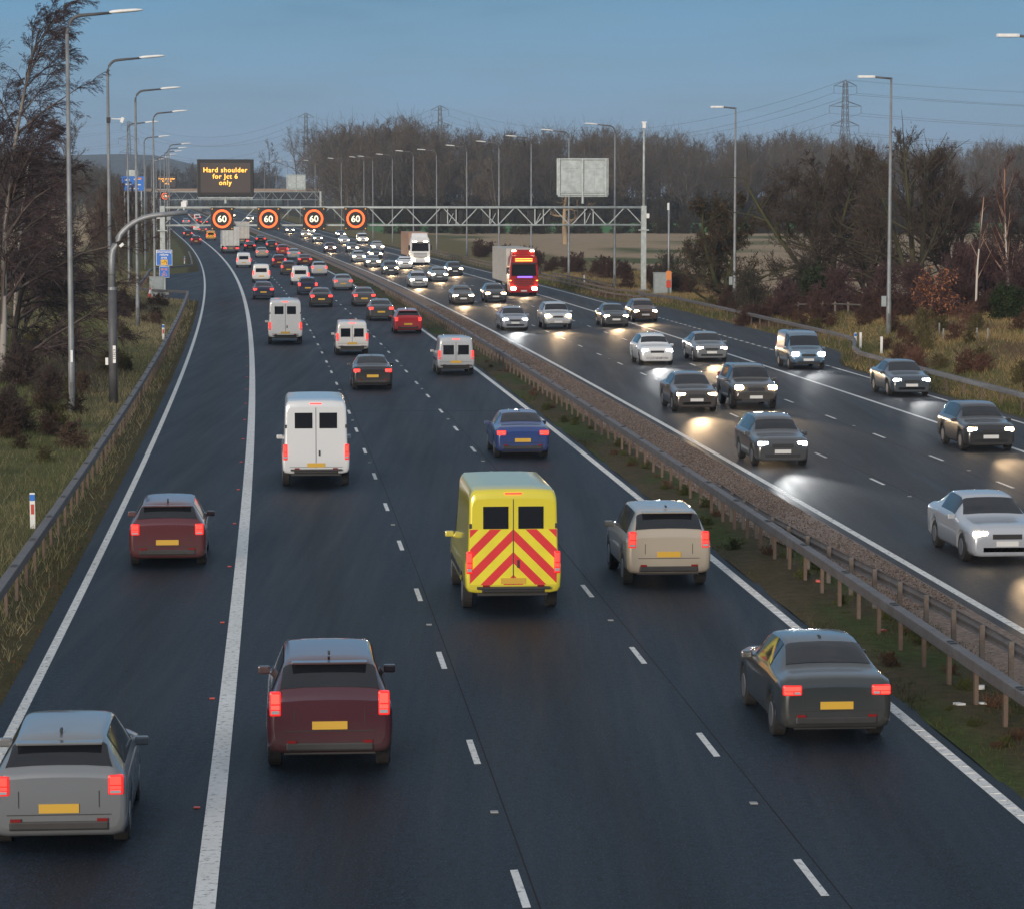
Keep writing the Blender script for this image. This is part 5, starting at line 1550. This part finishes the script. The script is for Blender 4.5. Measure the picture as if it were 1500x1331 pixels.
def crown_clip(sk, rx, z0, z1, cx=0.0, seed=1):
    """keep twigs inside a rounded, uneven crown"""
    P0, P1, r0, r1, lv = sk
    zc, rz = (z0 + z1) / 2, (z1 - z0) / 2
    az = np.arctan2(P1[:, 1], P1[:, 0] - cx)
    lob = 1 + .10 * np.sin(az * 3 + seed) + .07 * np.sin(az * 5 + P1[:, 2] * 1.1 + seed * 2) + np.random.default_rng(seed).normal(0, .05, len(P1))
    d = np.sqrt(((P1[:, 0] - cx) / rx) ** 2 + (P1[:, 1] / rx) ** 2 + ((P1[:, 2] - zc) / rz) ** 2) / lob
    k = (d < 1) | ((lv == 0) & (P1[:, 2] < z1)) | (lv == 1)
    return P0[k], P1[k], r0[k], r1[k], lv[k]
def tubes(P0, P1, r0, r1, n):
    d = P1 - P0; L = np.linalg.norm(d, axis=1, keepdims=True); d = d / np.maximum(L, 1e-6)
    ref = np.where(np.abs(d[:, 2:3]) < .9, np.array([[0, 0, 1.]]), np.array([[1., 0, 0]]))
    u = np.cross(d, ref); u /= np.linalg.norm(u, axis=1, keepdims=True); w = np.cross(d, u)
    m = len(P0)
    P1 = P1 + d * np.minimum(L * .06, .05)
    if n == 2:       # flat sliver facing a chance direction
        a = rng.random((m, 1)) * 6.283
        s = u * np.cos(a) + w * np.sin(a)
        V = np.stack([P0 - s * r0[:, None], P0 + s * r0[:, None], P1 + s * r1[:, None], P1 - s * r1[:, None]], 1)
        return V.reshape(-1, 3), np.arange(4 * m).reshape(-1, 4)
    ang = np.arange(n) * 2 * math.pi / n
    ring = u[:, None, :] * np.cos(ang)[None, :, None] + w[:, None, :] * np.sin(ang)[None, :, None]
    V = np.concatenate([P0[:, None] + ring * r0[:, None, None], P1[:, None] + ring * r1[:, None, None]], 1)
    k = np.arange(n); k2 = (k + 1) % n
    q = np.stack([k, k2, k2 + n, k + n], -1)
    Q = (np.arange(m)[:, None, None] * 2 * n + q[None]).reshape(-1, 4)
    return V.reshape(-1, 3), Q
def skeleton_mesh(sk, sides=(8, 5, 3, 2, 2), cols=None, lev_range=None):
    P0, P1, r0, r1, lv = sk
    Vs, Qs, Cs, b = [], [], [], 0
    for l in range(int(lv.max()) + 1):
        if lev_range and not (lev_range[0] <= l <= lev_range[1]): continue
        m = lv == l
        if not m.any(): continue
        n = sides[min(l, len(sides) - 1)]
        V, Q = tubes(P0[m], P1[m], r0[m], r1[m], n)
        c = cols(l, V)
        Vs.append(V); Qs.append(Q + b); Cs.append(c); b += len(V)
    return np.concatenate(Vs), np.concatenate(Qs), np.concatenate(Cs)
def barkcol(trunk, twig, split=1.0, var=.25, moss=None):
    def f(l, V):
        t = min(l / 3.0 * split, 1)
        c = np.array(trunk) * (1 - t) + np.array(twig) * t
        nz = .5 + .5 * np.sin(V[:, 2] * 5.1 + V[:, 0] * 3.3) * np.sin(V[:, 1] * 4.1 + V[:, 2] * 1.7)
        cc = BRT * c[None] * (1 - var + 2 * var * nz[:, None])
        if moss is not None and l <= 1:
            cc = cc * (1 - .5 * nz[:, None]) + np.array(moss) * .5 * nz[:, None]
        return cc
    return f
def leaves_on(sk, n, size, cols, lev=3, seed=1, jitter=.12):
    P0, P1, r0, r1, lv = sk
    idx = np.where(lv >= lev)[0]
    rn = np.random.default_rng(seed)
    i = idx[rn.integers(0, len(idx), n)]
    p = P0[i] + (P1[i] - P0[i]) * rn.random((n, 1)) + rn.normal(0, jitter, (n, 3))
    a = rn.normal(0, 1, (n, 3)); a /= np.linalg.norm(a, axis=1, keepdims=True)
    b = np.cross(a, rn.normal(0, 1, (n, 3))); b /= np.linalg.norm(b, axis=1, keepdims=True)
    s = rn.uniform(.6, 1.3, (n, 1)) * size
    V = np.stack([p - a * s, p + b * s * .45, p + a * s, p - b * s * .45], 1).reshape(-1, 3)
    c = np.array(cols)[rn.integers(0, len(cols), n)] * rn.uniform(.6, 1.3, (n, 1))
    return V, np.arange(4 * n).reshape(-1, 4), np.repeat(c, 4, 0)
TREEC = {}
def tree(name, label, X, Y, sk, cols, cat='tree', group=None, leaves=None, sides=(8, 5, 3, 2, 2), trunk_levels=1, rz=0.0, sc=1.0):
    z = gz(X, Y)
    r = tag(empty(name, (X, Y, z), rz), label, cat, group)
    r.scale = (sc, sc, sc)
    key = (id(sk), id(cols), leaves is None)
    if key not in TREEC:
        V, Q, C = skeleton_mesh(sk, sides, cols, (0, trunk_levels))
        tm = np_mesh('trunk', V, Q, M['bark'], smooth=True, col=C)
        V, Q, C = skeleton_mesh(sk, sides, cols, (trunk_levels + 1, 9))
        if leaves is not None:
            LV, LQ, LC = leaves
            Q = np.concatenate([Q, LQ + len(V)]); V = np.concatenate([V, LV]); C = np.concatenate([C, LC])
        TREEC[key] = (tm, np_mesh('crown', V, Q, M['bark'], col=C), sk, cols)
    ob('trunk', TREEC[key][0], r); ob('crown', TREEC[key][1], r)
    return r
BRT = 1.3
PURPLE = (.062, .036, .036)
def gpx(px, Y): return (px - 750) * Y / FPX
# --- left: leaning birch with drooping twigs, dark thorn, paler tree behind
sk = grow(21, 15.8, .17, .60, .42, (.8, 0), 4, (26, 11, 8, 6), (.40, .52, .55, .5), .14, 1, .6, .10, .008, (.72, .7, .6, .5))
def birch_cols(l, V):
    nz = .5 + .5 * np.sin(V[:, 2] * 9 + V[:, 0] * 7) * np.sin(V[:, 2] * 3.7)
    if l == 0: return np.where((nz > .42)[:, None], np.array([[.34, .31, .28]]), np.array([[.07, .06, .055]]))
    if l == 1: return np.where((nz > .5)[:, None], np.array([[.15, .12, .105]]), np.array([[.06, .045, .04]]))
    return np.array([[.062, .044, .044]]) * (.7 + .6 * nz[:, None])
tree('birch_tree', 'tall wind-combed bare birch at the left edge above the nearest lamp', gpx(2, 132), 132, sk, birch_cols)
sk = grow(22, 11.5, .15, .7, .35, (1.0, 0), 4, (24, 11, 8, 6), (.46, .52, .55, .5), .14, 1, .5, .11, .008, (.8, .7, .6, .5))
tree('birch_tree', 'lower bare birch leaning right behind the nearest left lamp', gpx(22, 150), 150, sk, birch_cols)
sk = grow(23, 6.8, .17, .8, .25, (.4, 0), 4, (11, 8, 7, 6), (.62, .55, .5, .5), .2, 1, .1, .2, .012, (1.1, .9, .8, .8))
tree('thorn_tree', 'dark gnarled thorn tree at the left edge in front of the stubble field', gpx(14, 140), 140, sk, barkcol((.040, .034, .028), (.035, .030, .026)))
sk = grow(24, 7.6, .15, .7, .1, (.3, 0), 4, (10, 8, 7, 5), (.6, .55, .5, .5), .12, 3, .2, .17, .012, (1.0, .9, .8, .8))
tree('thorn_tree', 'tangled thorn behind the leaning birch on the left', gpx(52, 205), 205, sk, barkcol((.042, .036, .030), (.040, .034, .030)))
sk = grow(25, 13.5, .2, .5, .0, (.2, 0), 4, (12, 8, 7, 5), (.5, .5, .5, .5), .2, 1, .7, .1, .014, (.65, .6, .6, .6))
tree('bare_tree', 'pale grey bare tree showing behind the birches on the left', gpx(104, 285), 285, sk, barkcol((.10, .095, .09), (.10, .09, .085)))
# thicket between left lamps
thick = [(150, 300, 8.6, 'bare scrub tree behind the second left lamp'), (176, 310, 8.2, 'bare scrub tree right of the curved-arm pole'), (196, 330, 9.0, 'bare scrub tree behind the third left lamp'), (214, 345, 8.6, 'bare scrub tree left of the left gantry leg'), (228, 372, 8.0, 'bare scrub tree directly behind the left gantry leg'), (138, 332, 7.2, 'brown scrub tree at the field edge left of the second lamp'), (163, 350, 8.5, 'brown scrub tree deep in the thicket behind the second lamp')]
scrub_c = barkcol((.085, .070, .045), (.075, .052, .040))
SCR = [grow(60 + k, 8.5, .07, .35, .0, (0, 0), 4, (9, 7, 6, 4), (.5, .5, .5, .5), .06, 3, .9, .10, .011, (.5, .55, .6, .6)) for k in range(3)]
for k, (px_, Yt, Ht, lb) in enumerate(thick):
    tree('scrub_tree', lb, gpx(px_, Yt), Yt, SCR[k % 3], scrub_c, group='scrub trees in the left thicket', rz=k * 1.3, sc=Ht / 8.5, sides=(5, 3, 2, 2, 2))
# --- right: broad trees, multi-stemmed thorns, birches
sk = grow(31, 9.6, .26, .85, .0, (0, 0), 4, (14, 9, 9, 7), (.66, .55, .5, .5), .14, 2, .25, .15, .012, (1.0, .85, .8, .8))
sk = crown_clip(sk, 4.7, .6, 9.3, 0, 1)
lv_ = leaves_on(sk, 5200, .11, [(.075, .045, .018), (.05, .045, .016), (.09, .05, .022)], 3, 5)
tree('broad_tree', 'broad dark tree with brown clinging leaves right of the gantry leg', gpx(1062, 236), 236, sk, barkcol((.045, .045, .026), (.050, .040, .028), moss=(.06, .07, .02)), leaves=lv_)
sk = grow(32, 10.8, .22, .75, .0, (0, 0), 4, (12, 8, 8, 6), (.55, .55, .5, .5), .12, 4, .35, .13, .012, (.9, .8, .75, .75))
sk = crown_clip(sk, 5.2, .4, 11.2, 0, 32)
tree('broad_tree', 'many-stemmed bare tree with mossy limbs left of the nearest full right lamp', gpx(1212, 226), 226, sk, barkcol((.055, .052, .030), (.056, .042, .034), moss=(.07, .075, .02)), sc=1.14)
sk = grow(33, 12.2, .23, .7, .0, (0, 0), 4, (13, 9, 8, 6), (.58, .52, .5, .5), .16, 3, .55, .12, .012, (.75, .75, .7, .7))
sk = crown_clip(sk, 4.6, .4, 12.0, 0, 33)
tree('broad_tree', 'upright bare tree group just right of the nearest full right lamp', gpx(1345, 214), 214, sk, barkcol((.052, .046, .032), (.056, .042, .032), moss=(.06, .065, .02)), sc=1.14)
sk = grow(34, 11.4, .21, .6, .0, (0, 0), 4, (15, 9, 8, 6), (.58, .52, .5, .5), .14, 2, .5, .13, .012, (.8, .75, .7, .7))
sk = crown_clip(sk, 4.4, .4, 11.6, 0, 34)
tree('broad_tree', 'bare tree behind the two birches on the right bank', gpx(1412, 222), 222, sk, barkcol((.050, .045, .034), (.060, .040, .034)), sc=1.1)
sk = grow(36, 10.4, .2, .7, .0, (0, 0), 4, (13, 9, 8, 6), (.55, .52, .5, .5), .14, 3, .4, .13, .012, (.85, .75, .7, .7))
sk = crown_clip(sk, 4.8, .4, 10.8, 0, 36)
tree('broad_tree', 'bare tree behind the nearest full right lamp column', gpx(1278, 240), 240, sk, barkcol((.050, .047, .032), (.056, .042, .032), moss=(.06, .065, .02)), sc=1.2)
tree('broad_tree', 'bare tree cut by the right edge behind the taller birch', gpx(1490, 235), 235, sk, barkcol((.050, .045, .036), (.058, .040, .036)), rz=2.1, sc=1.02)
sk = grow(35, 10.9, .14, .42, .0, (0, 0), 3, (17, 7, 6), (.38, .5, .5), .22, 1, .8, .05, .010, (.75, .7, .7))
def white_birch(l, V):
    nz = .5 + .5 * np.sin(V[:, 2] * 11 + V[:, 0] * 9) * np.sin(V[:, 2] * 4.3 + 1)
    if l == 0:
        hi = (V[:, 2] > 6.5)[:, None]  # sunset glow painted into the bark of the upper stem
        c = np.where((nz > .30)[:, None], np.array([[.55, .50, .44]]), np.array([[.10, .08, .07]]))
        return np.where(hi, c * np.array([[.8, .42, .30]]), c)
    if l == 1: return np.where((nz > .4)[:, None], np.array([[.34, .22, .16]]), np.array([[.13, .07, .05]]))  # limbs carry the same painted sunset glow
    return np.array([[.085, .042, .036]]) * (.7 + .6 * nz[:, None])
tree('birch_tree', 'taller white-stemmed birch with sunset glow coloured into its limbs at the right edge', gpx(1478, 187), 187, sk, white_birch, sc=.86)
sk = grow(39, 7.4, .085, .4, .1, (0, 0), 3, (8, 6, 5), (.36, .5, .5), .3, 1, .8, .06, .010, (.8, .7, .7))
tree('birch_tree', 'smaller slender birch left of the white-stemmed one on the right bank', gpx(1429, 178), 178, sk, white_birch)
# shrubs
def shrub(name, label, X, Y, H, seed, col, leaves=None, group=None, sc=1.0, stems=9, rz=0):
    key = ('shrub', seed)
    if key not in PCACHE:
        PCACHE[key] = grow(seed, 2.4, .03, .7, .05, (0, 0), 3, (9, 7, 6), (.55, .55, .5), .05, stems, .35, .16, .010, (.8, .8, .8))
    sk = PCACHE[key]
    lv = leaves_on(sk, leaves[0], leaves[1], leaves[2], 2, seed) if leaves else None
    tree(name, label, X, Y, sk, col, 'shrub', group, lv, (4, 3, 2, 2), 0, rz, H / 2.4)
rc = barkcol((.060, .036, .034), PURPLE)
oc = barkcol((.045, .042, .03), (.046, .040, .030))
gs = 'red-brown shrubs on the right bank'
for k, (px_, Yt, Ht, lb) in enumerate(((975, 262, 3.6, 'dark bare shrub beside the right cabinet and thin pole'), (1105, 214, 3.4, 'brown shrub at the foot of the broad leafy tree'), (1150, 206, 2.9, 'red-brown shrub left of the many-stemmed tree foot'),
        (1235, 200, 3.3, 'red-brown shrub under the many-stemmed tree'), (1290, 192, 3.4, 'red-brown shrub behind the lamp column foot on the right'), (1340, 190, 3.6, 'tall red-brown shrub behind the copper-leaved one'),
        (1400, 186, 4.4, 'large purple-brown shrub left of the smaller birch'), (1452, 190, 4.8, 'large purple-brown shrub between the two birches'), (1500, 184, 4.6, 'purple-brown shrub at the right edge under the taller birch'), (1180, 222, 3.6, 'olive shrub in front of the many-stemmed tree'))):
    c = rc if k not in (0, 1, 9) else oc
    shrub('shrub', lb, gpx(px_, Yt), Yt, Ht, 70 + k % 3, c, group=gs, rz=k * .9)
shrub('copper_shrub', 'shrub with clinging copper leaves right of the nearest full lamp', gpx(1372, 176), 176, 2.8, 74, rc, (1500, .085, [(.30, .12, .055), (.22, .085, .04), (.36, .17, .09)]))
shrub('evergreen_shrub', 'dark evergreen bush below the taller birch', gpx(1476, 168), 168, 1.9, 75, barkcol((.03, .035, .018), (.03, .04, .018)), (9000, .10, [(.022, .032, .012), (.03, .042, .016)]))
shrub('ivy_shrub', 'ivy-dark bush at the stems of the many-stemmed tree', gpx(1195, 215), 215, 3.2, 76, barkcol((.03, .035, .018), (.03, .04, .018)), (3500, .11, [(.022, .030, .012), (.03, .038, .016)]))
bc_ = barkcol((.05, .036, .03), (.055, .040, .036))
for k, (px_, Yt, Ht, lb) in enumerate(((28, 124, 1.9, 'dark dead bramble clump on the left bank below the birches'), (70, 118, 1.5, 'low dead bramble left of the nearest lamp foot'), (8, 104, 1.6, 'brown bramble clump at the left edge near the barrier'), (122, 226, 1.9, 'mauve bramble clump by the left timber fence'), (178, 198, 1.8, 'mauve bramble clump between second and third left lamps'), (150, 236, 2.2, 'brown bramble at the fence end behind the curved-arm pole'))):
    shrub('bramble', lb, gpx(px_, Yt), Yt, Ht, 80 + k % 2, bc_, group='bramble clumps on the left bank', rz=k * 1.7, stems=14)

# --- woods that read as one mass
def bark_instanced():
    m, nt, b = nodes('wood_bark')
    a = nt.nodes.new('ShaderNodeAttribute'); a.attribute_name = 'tint'
    i = nt.nodes.new('ShaderNodeAttribute'); i.attribute_name = 'shade'; i.attribute_type = 'INSTANCER'
    nt.links.new(mixc(nt, 1.0, a.outputs['Color'], i.outputs['Color'], 'MULTIPLY'), b.inputs['Base Color'])
    b.inputs['Roughness'].default_value = .9; b.inputs['Specular IOR Level'].default_value = .15
    return m
M['wood_bark'] = bark_instanced()
def scatter_tree(name, srcs):
    """node group: one instance of a source tree on every vertex, turned, sized and shaded by its attributes"""
    ng = bpy.data.node_groups.new(name, 'GeometryNodeTree')
    ng.interface.new_socket(name='Geometry', in_out='INPUT', socket_type='NodeSocketGeometry')
    ng.interface.new_socket(name='Geometry', in_out='OUTPUT', socket_type='NodeSocketGeometry')
    N, K = ng.nodes, ng.links
    gi, go = N.new('NodeGroupInput'), N.new('NodeGroupOutput')
    def attr(nm, dt):
        n = N.new('GeometryNodeInputNamedAttribute'); n.data_type = dt; n.inputs['Name'].default_value = nm
        return n.outputs['Attribute']
    idx, rot, scl = attr('variant', 'INT'), attr('turn', 'FLOAT'), attr('size', 'FLOAT')
    cx = N.new('ShaderNodeCombineXYZ'); K.new(rot, cx.inputs['Z'])
    sx = N.new('ShaderNodeCombineXYZ')
    for q in 'XYZ': K.new(scl, sx.inputs[q])
    jn = N.new('GeometryNodeJoinGeometry')
    for k, so in enumerate(srcs):
        cmp = N.new('FunctionNodeCompare'); cmp.data_type = 'INT'; cmp.operation = 'EQUAL'
        ia = [q for q in cmp.inputs if q.identifier == 'A_INT'][0]; ib = [q for q in cmp.inputs if q.identifier == 'B_INT'][0]
        K.new(idx, ia); ib.default_value = k
        oi = N.new('GeometryNodeObjectInfo'); oi.inputs['Object'].default_value = so
        ip = N.new('GeometryNodeInstanceOnPoints')
        K.new(gi.outputs[0], ip.inputs['Points']); K.new(cmp.outputs['Result'], ip.inputs['Selection'])
        K.new(oi.outputs['Geometry'], ip.inputs['Instance'])
        K.new(cx.outputs[0], ip.inputs['Rotation']); K.new(sx.outputs[0], ip.inputs['Scale'])
        K.new(ip.outputs['Instances'], jn.inputs['Geometry'])
    K.new(jn.outputs['Geometry'], go.inputs[0])
    return ng
def variant(V, Q, C):
    me = np_mesh('tree_form', V, Q, M['wood_bark'], col=C)
    return bpy.data.objects.new('tree_form', me)
GNC = {}
def wood(name, label, specs, variants, colf):
    key = id(variants)
    if key not in GNC: GNC[key] = scatter_tree(name, [v[0] for v in variants])
    me = bpy.data.meshes.new(name)
    me.from_pydata([(X, Y, gz(X, Y) - .1) for X, Y, *_ in specs], [], [])
    for nm, dt, vals in (('variant', 'INT', [q[3] for q in specs]), ('turn', 'FLOAT', [q[4] for q in specs]), ('size', 'FLOAT', [q[2] / variants[q[3]][1] for q in specs])):
        me.attributes.new(nm, dt, 'POINT').data.foreach_set('value', vals)
    ca = me.attributes.new('shade', 'FLOAT_COLOR', 'POINT')
    ca.data.foreach_set('color', np.array([(*q[5], 1) for q in specs], np.float32).ravel())
    o = ob(name, me)
    md = o.modifiers.new('scatter', 'NODES'); md.node_group = GNC[key]
    return tag(o, label, 'wood', kind='stuff')
WV = []
for k in range(6):
    sk = grow(100 + k, 20, .24, .66, .0, (0, 0), 3, (14, 11, 11), (.54, .56, .5), .28, 1 if k < 3 else 2, .42, .12, .022, (.8, .75, .75))
    sk = crown_clip(sk, 5.6 + .5 * (k % 3), 3.0, 19.6, 0, k + 3)
    V, Q, C = skeleton_mesh(sk, (4, 3, 2, 2), barkcol((.098, .085, .064), (.090, .072, .054), 1.2))
    WV.append((variant(V, Q, C), float(np.percentile(V[:, 2], 99.5))))
rnd = random.Random(5)
sky_px = [350, 380, 440, 520, 560, 600, 650, 700, 760, 830, 900, 1000, 1100, 1160, 1230, 1330, 1500, 1600]
sky_py = [215, 203, 184, 183, 178, 172, 184, 190, 193, 186, 188, 194, 200, 193, 200, 214, 205, 205]
specs = []
tries = 0
cell = {}
while len(specs) < 340 and tries < 20000:
    tries += 1
    px_ = rnd.uniform(360, 1580)
    Yt = rnd.choice([rnd.uniform(752, 800), rnd.uniform(752, 960), rnd.uniform(800, 1130)])
    X = gpx(px_, Yt); off = X - float(hs(Yt))
    if off < 44: continue
    key = (int(X / 5.5), int(Yt / 9))
    if key in cell: continue
    cell[key] = 1
    yt = np.interp(px_, sky_px, sky_py) + rnd.uniform(-3, 12) + (rnd.uniform(5, 40) if Yt < 790 else 0)
    H = CAMH + (290 - yt) * Yt / FPX - gz(X, Yt)
    if H < 5: continue
    t = rnd.uniform(.75, 1.25); w = rnd.uniform(-.08, .08)
    specs.append((X, Yt, H, rnd.randrange(6), rnd.random() * 6.28, (t * (1 + w), t, t * (1 - w))))
wood('wood', 'large brown leafless wood filling the skyline behind the fields', specs, WV, None)
# undergrowth along the wood's foot and hedges
UV = []
for k in range(3):
    sk = grow(130 + k, 5, .06, .8, .0, (0, 0), 3, (9, 8, 7), (.6, .55, .5), .05, 6, .3, .16, .035, (.9, .8, .8))
    V, Q, C = skeleton_mesh(sk, (3, 3, 2, 2), barkcol((.05, .045, .036), (.046, .040, .032)))
    UV.append((variant(V, Q, C), 5.0))
specs = []
for k in range(70):
    px_ = 560 + k * 14 + rnd.uniform(-6, 6); Yt = rnd.uniform(745, 760)
    X = gpx(px_, Yt)
    if X - float(hs(Yt)) < 42: continue
    specs.append((X, Yt, rnd.uniform(5, 9), k % 3, rnd.random() * 6, (1.0, .95, .75)))
wood('undergrowth', 'dark undergrowth along the foot of the wood', specs, UV, None)
specs = []
for k in range(64):
    px_ = 560 + k * 15 + rnd.uniform(-5, 5); Yt = rnd.uniform(604, 616)
    if rnd.random() < .12: continue
    X = gpx(px_, Yt)
    if X - float(hs(Yt)) < 40: continue
    specs.append((X, Yt, rnd.uniform(2.0, 4.0), k % 3, rnd.random() * 6, (.95, .8, .62)))
wood('hedge', 'dark field hedge between tan stubble and the green strip', specs, UV, None)
# brambles along the right barrier and lamp row
specs = []
for k in range(60):
    Yt = 200 + k * 4.2; off = rnd.uniform(35.5, 42)
    X = float(hs(Yt)) + off
    specs.append((X, Yt, rnd.uniform(1.0, 2.2), k % 3, rnd.random() * 6, (1.15, .75, .70)))
for k in range(34):
    px_ = 1090 + k * 13; Yt = rnd.uniform(196, 215) - (px_ - 1090) * .06
    specs.append((gpx(px_, Yt), Yt, rnd.uniform(1.2, 2.0), k % 3, rnd.random() * 6, (1.2, .78, .76)))
wood('bramble_bank', 'red-brown brambles along the right bank behind the barrier', specs, UV, None)
specs = []
for k in range(90):
    Yt = math.exp(rnd.uniform(math.log(60), math.log(235)))
    off = float(edge_l(Yt)) - rnd.choice([rnd.uniform(2.2, 5), rnd.uniform(4, 16)])
    t = rnd.uniform(.7, 1.5)
    specs.append((float(hs(Yt)) + off, Yt, rnd.uniform(.45, 1.15), k % 3, rnd.random() * 6, rnd.choice([(1.5 * t, 1.15 * t, 1.05 * t), (1.2 * t, 1.2 * t, .7 * t), (.9 * t, .75 * t, .65 * t)])))
wood('low_scrub', 'low dead scrub dotted over the left grass bank', specs, UV, None)
specs = []
for k in range(90):
    Yt = rnd.uniform(112, 235)
    off = float(edge_r(Yt)) + rnd.uniform(2.0, 12)
    t = rnd.uniform(.8, 1.6)
    specs.append((float(hs(Yt)) + off, Yt, rnd.uniform(.45, 1.3), k % 3, rnd.random() * 6, rnd.choice([(1.7 * t, 1.0 * t, .9 * t), (1.3 * t, 1.25 * t, .7 * t), (1.1 * t, .7 * t, .6 * t)])))
wood('low_scrub', 'low reddish scrub dotted over the right grass bank', specs, UV, None)
specs = []
for k in range(70):
    Yt = math.exp(rnd.uniform(math.log(44), math.log(160)))
    off = rnd.uniform(11.8, 13.4) if Yt < 70 else rnd.uniform(11.8, 12.7)
    t = rnd.uniform(.8, 1.4)
    specs.append((float(hs(Yt)) + off, Yt, rnd.uniform(.2, .5), k % 3, rnd.random() * 6, rnd.choice([(1.5 * t, 1.0 * t, .8 * t), (1.0 * t, 1.3 * t, .5 * t)])))
wood('median_scrub', 'dry weed stems standing under the median barriers', specs, UV, None)
# trees beyond the field on the left and along the far road
specs = []
for k in range(170):
    px_ = rnd.uniform(-30, 300); Yt = rnd.uniform(620, 1350)
    X = gpx(px_, Yt); off = X - float(hs(Yt))
    if off > -14: continue
    yt = np.interp(px_, [0, 130, 180, 240, 300], [215, 236, 248, 246, 238]) + rnd.uniform(-2, 16)
    H = CAMH + (290 - yt) * Yt / FPX - gz(X, Yt)
    specs.append((X, Yt, max(H, 6), rnd.randrange(6), rnd.random() * 6, (.8, .85, .8)))
for k in range(60):
    px_ = rnd.uniform(215, 395); Yt = rnd.uniform(1250, 1450)
    specs.append((gpx(px_, Yt), Yt, CAMH + (290 - rnd.uniform(238, 250)) * Yt / FPX - gz(gpx(px_, Yt), Yt), rnd.randrange(6), rnd.random() * 6, (.8, .85, .8)))
wood('far_trees', 'distant dark trees beyond the stubble field on the left', specs, WV, None)
# dead oak at the field edge
sk = grow(47, 10.5, .50, .8, .0, (-.3, 0), 3, (9, 5, 3), (.55, .55, .5), .40, 1, .25, .24, .03, (1.1, .9, .8))
tree('dead_oak', 'pale dead oak trunk with broken limbs at the field edge below the sign back', gpx(828, 505), 505, sk, barkcol((.26, .19, .12), (.22, .16, .10)), sides=(8, 5, 4, 3))
# skyline tree with thin crown at the left end of the wood
sk = grow(46, 22, .3, .5, .0, (0, 0), 4, (9, 6, 5, 4), (.42, .5, .5, .5), .3, 1, .6, .13, .03, (.7, .7, .7, .7))
tree('bare_tree', 'thin-crowned bare tree at the left end of the wood right of the message sign', gpx(396, 1010), 1010, sk, barkcol((.08, .07, .058), (.075, .06, .05)), sides=(4, 3, 2, 2, 2), sc=1.0)

# far wooded hill
n1, n2 = 60, 14
xs_ = np.linspace(-2200, 600, n1); yy_ = np.linspace(3600, 5200, n2)
XX, YY_ = np.meshgrid(xs_, yy_)
ridge = np.exp(-((YY_ - 4500) / 420) ** 2)
hgt = np.interp(XX, [-2200, -1200, -640, -540, -430, -250, 0, 600], [60, 78, 78, 72, 50, 22, 10, 6]) * ridge + 5 * ridge * np.sin(XX * .021) * np.sin(XX * .0083 + 1) - 2
V = np.stack([XX, YY_, hgt + 1.5], -1).reshape(-1, 3)
i = (np.arange(n2 - 1)[:, None] * n1 + np.arange(n1 - 1)[None])
Q = np.stack([i, i + 1, i + 1 + n1, i + n1], -1).reshape(-1, 4)
tag(ob('hill', np_mesh('hill', V, Q, M['ground'], True, np.tile(np.array([[.05, .055, .04]]), (len(V), 1)))), kind='structure')

# ================================================================== evening haze
hz_, hnt, hb = nodes('haze_air')
hnt.nodes.remove(hb)
pv = hnt.nodes.new('ShaderNodeVolumePrincipled')
pv.inputs['Color'].default_value = (.74, .85, 1.0, 1)
pv.inputs['Density'].default_value = HAZE
pv.inputs['Anisotropy'].default_value = .2
hnt.links.new(pv.outputs['Volume'], hnt.nodes['Material Output'].inputs['Volume'])
if HAZE > 0:
    tag(ob('haze', MB().box((-400, 2900, 58), (6800, 6300, 124)).mesh('haze', hz_)), 'thin even evening haze over the whole landscape', 'haze', kind='stuff')
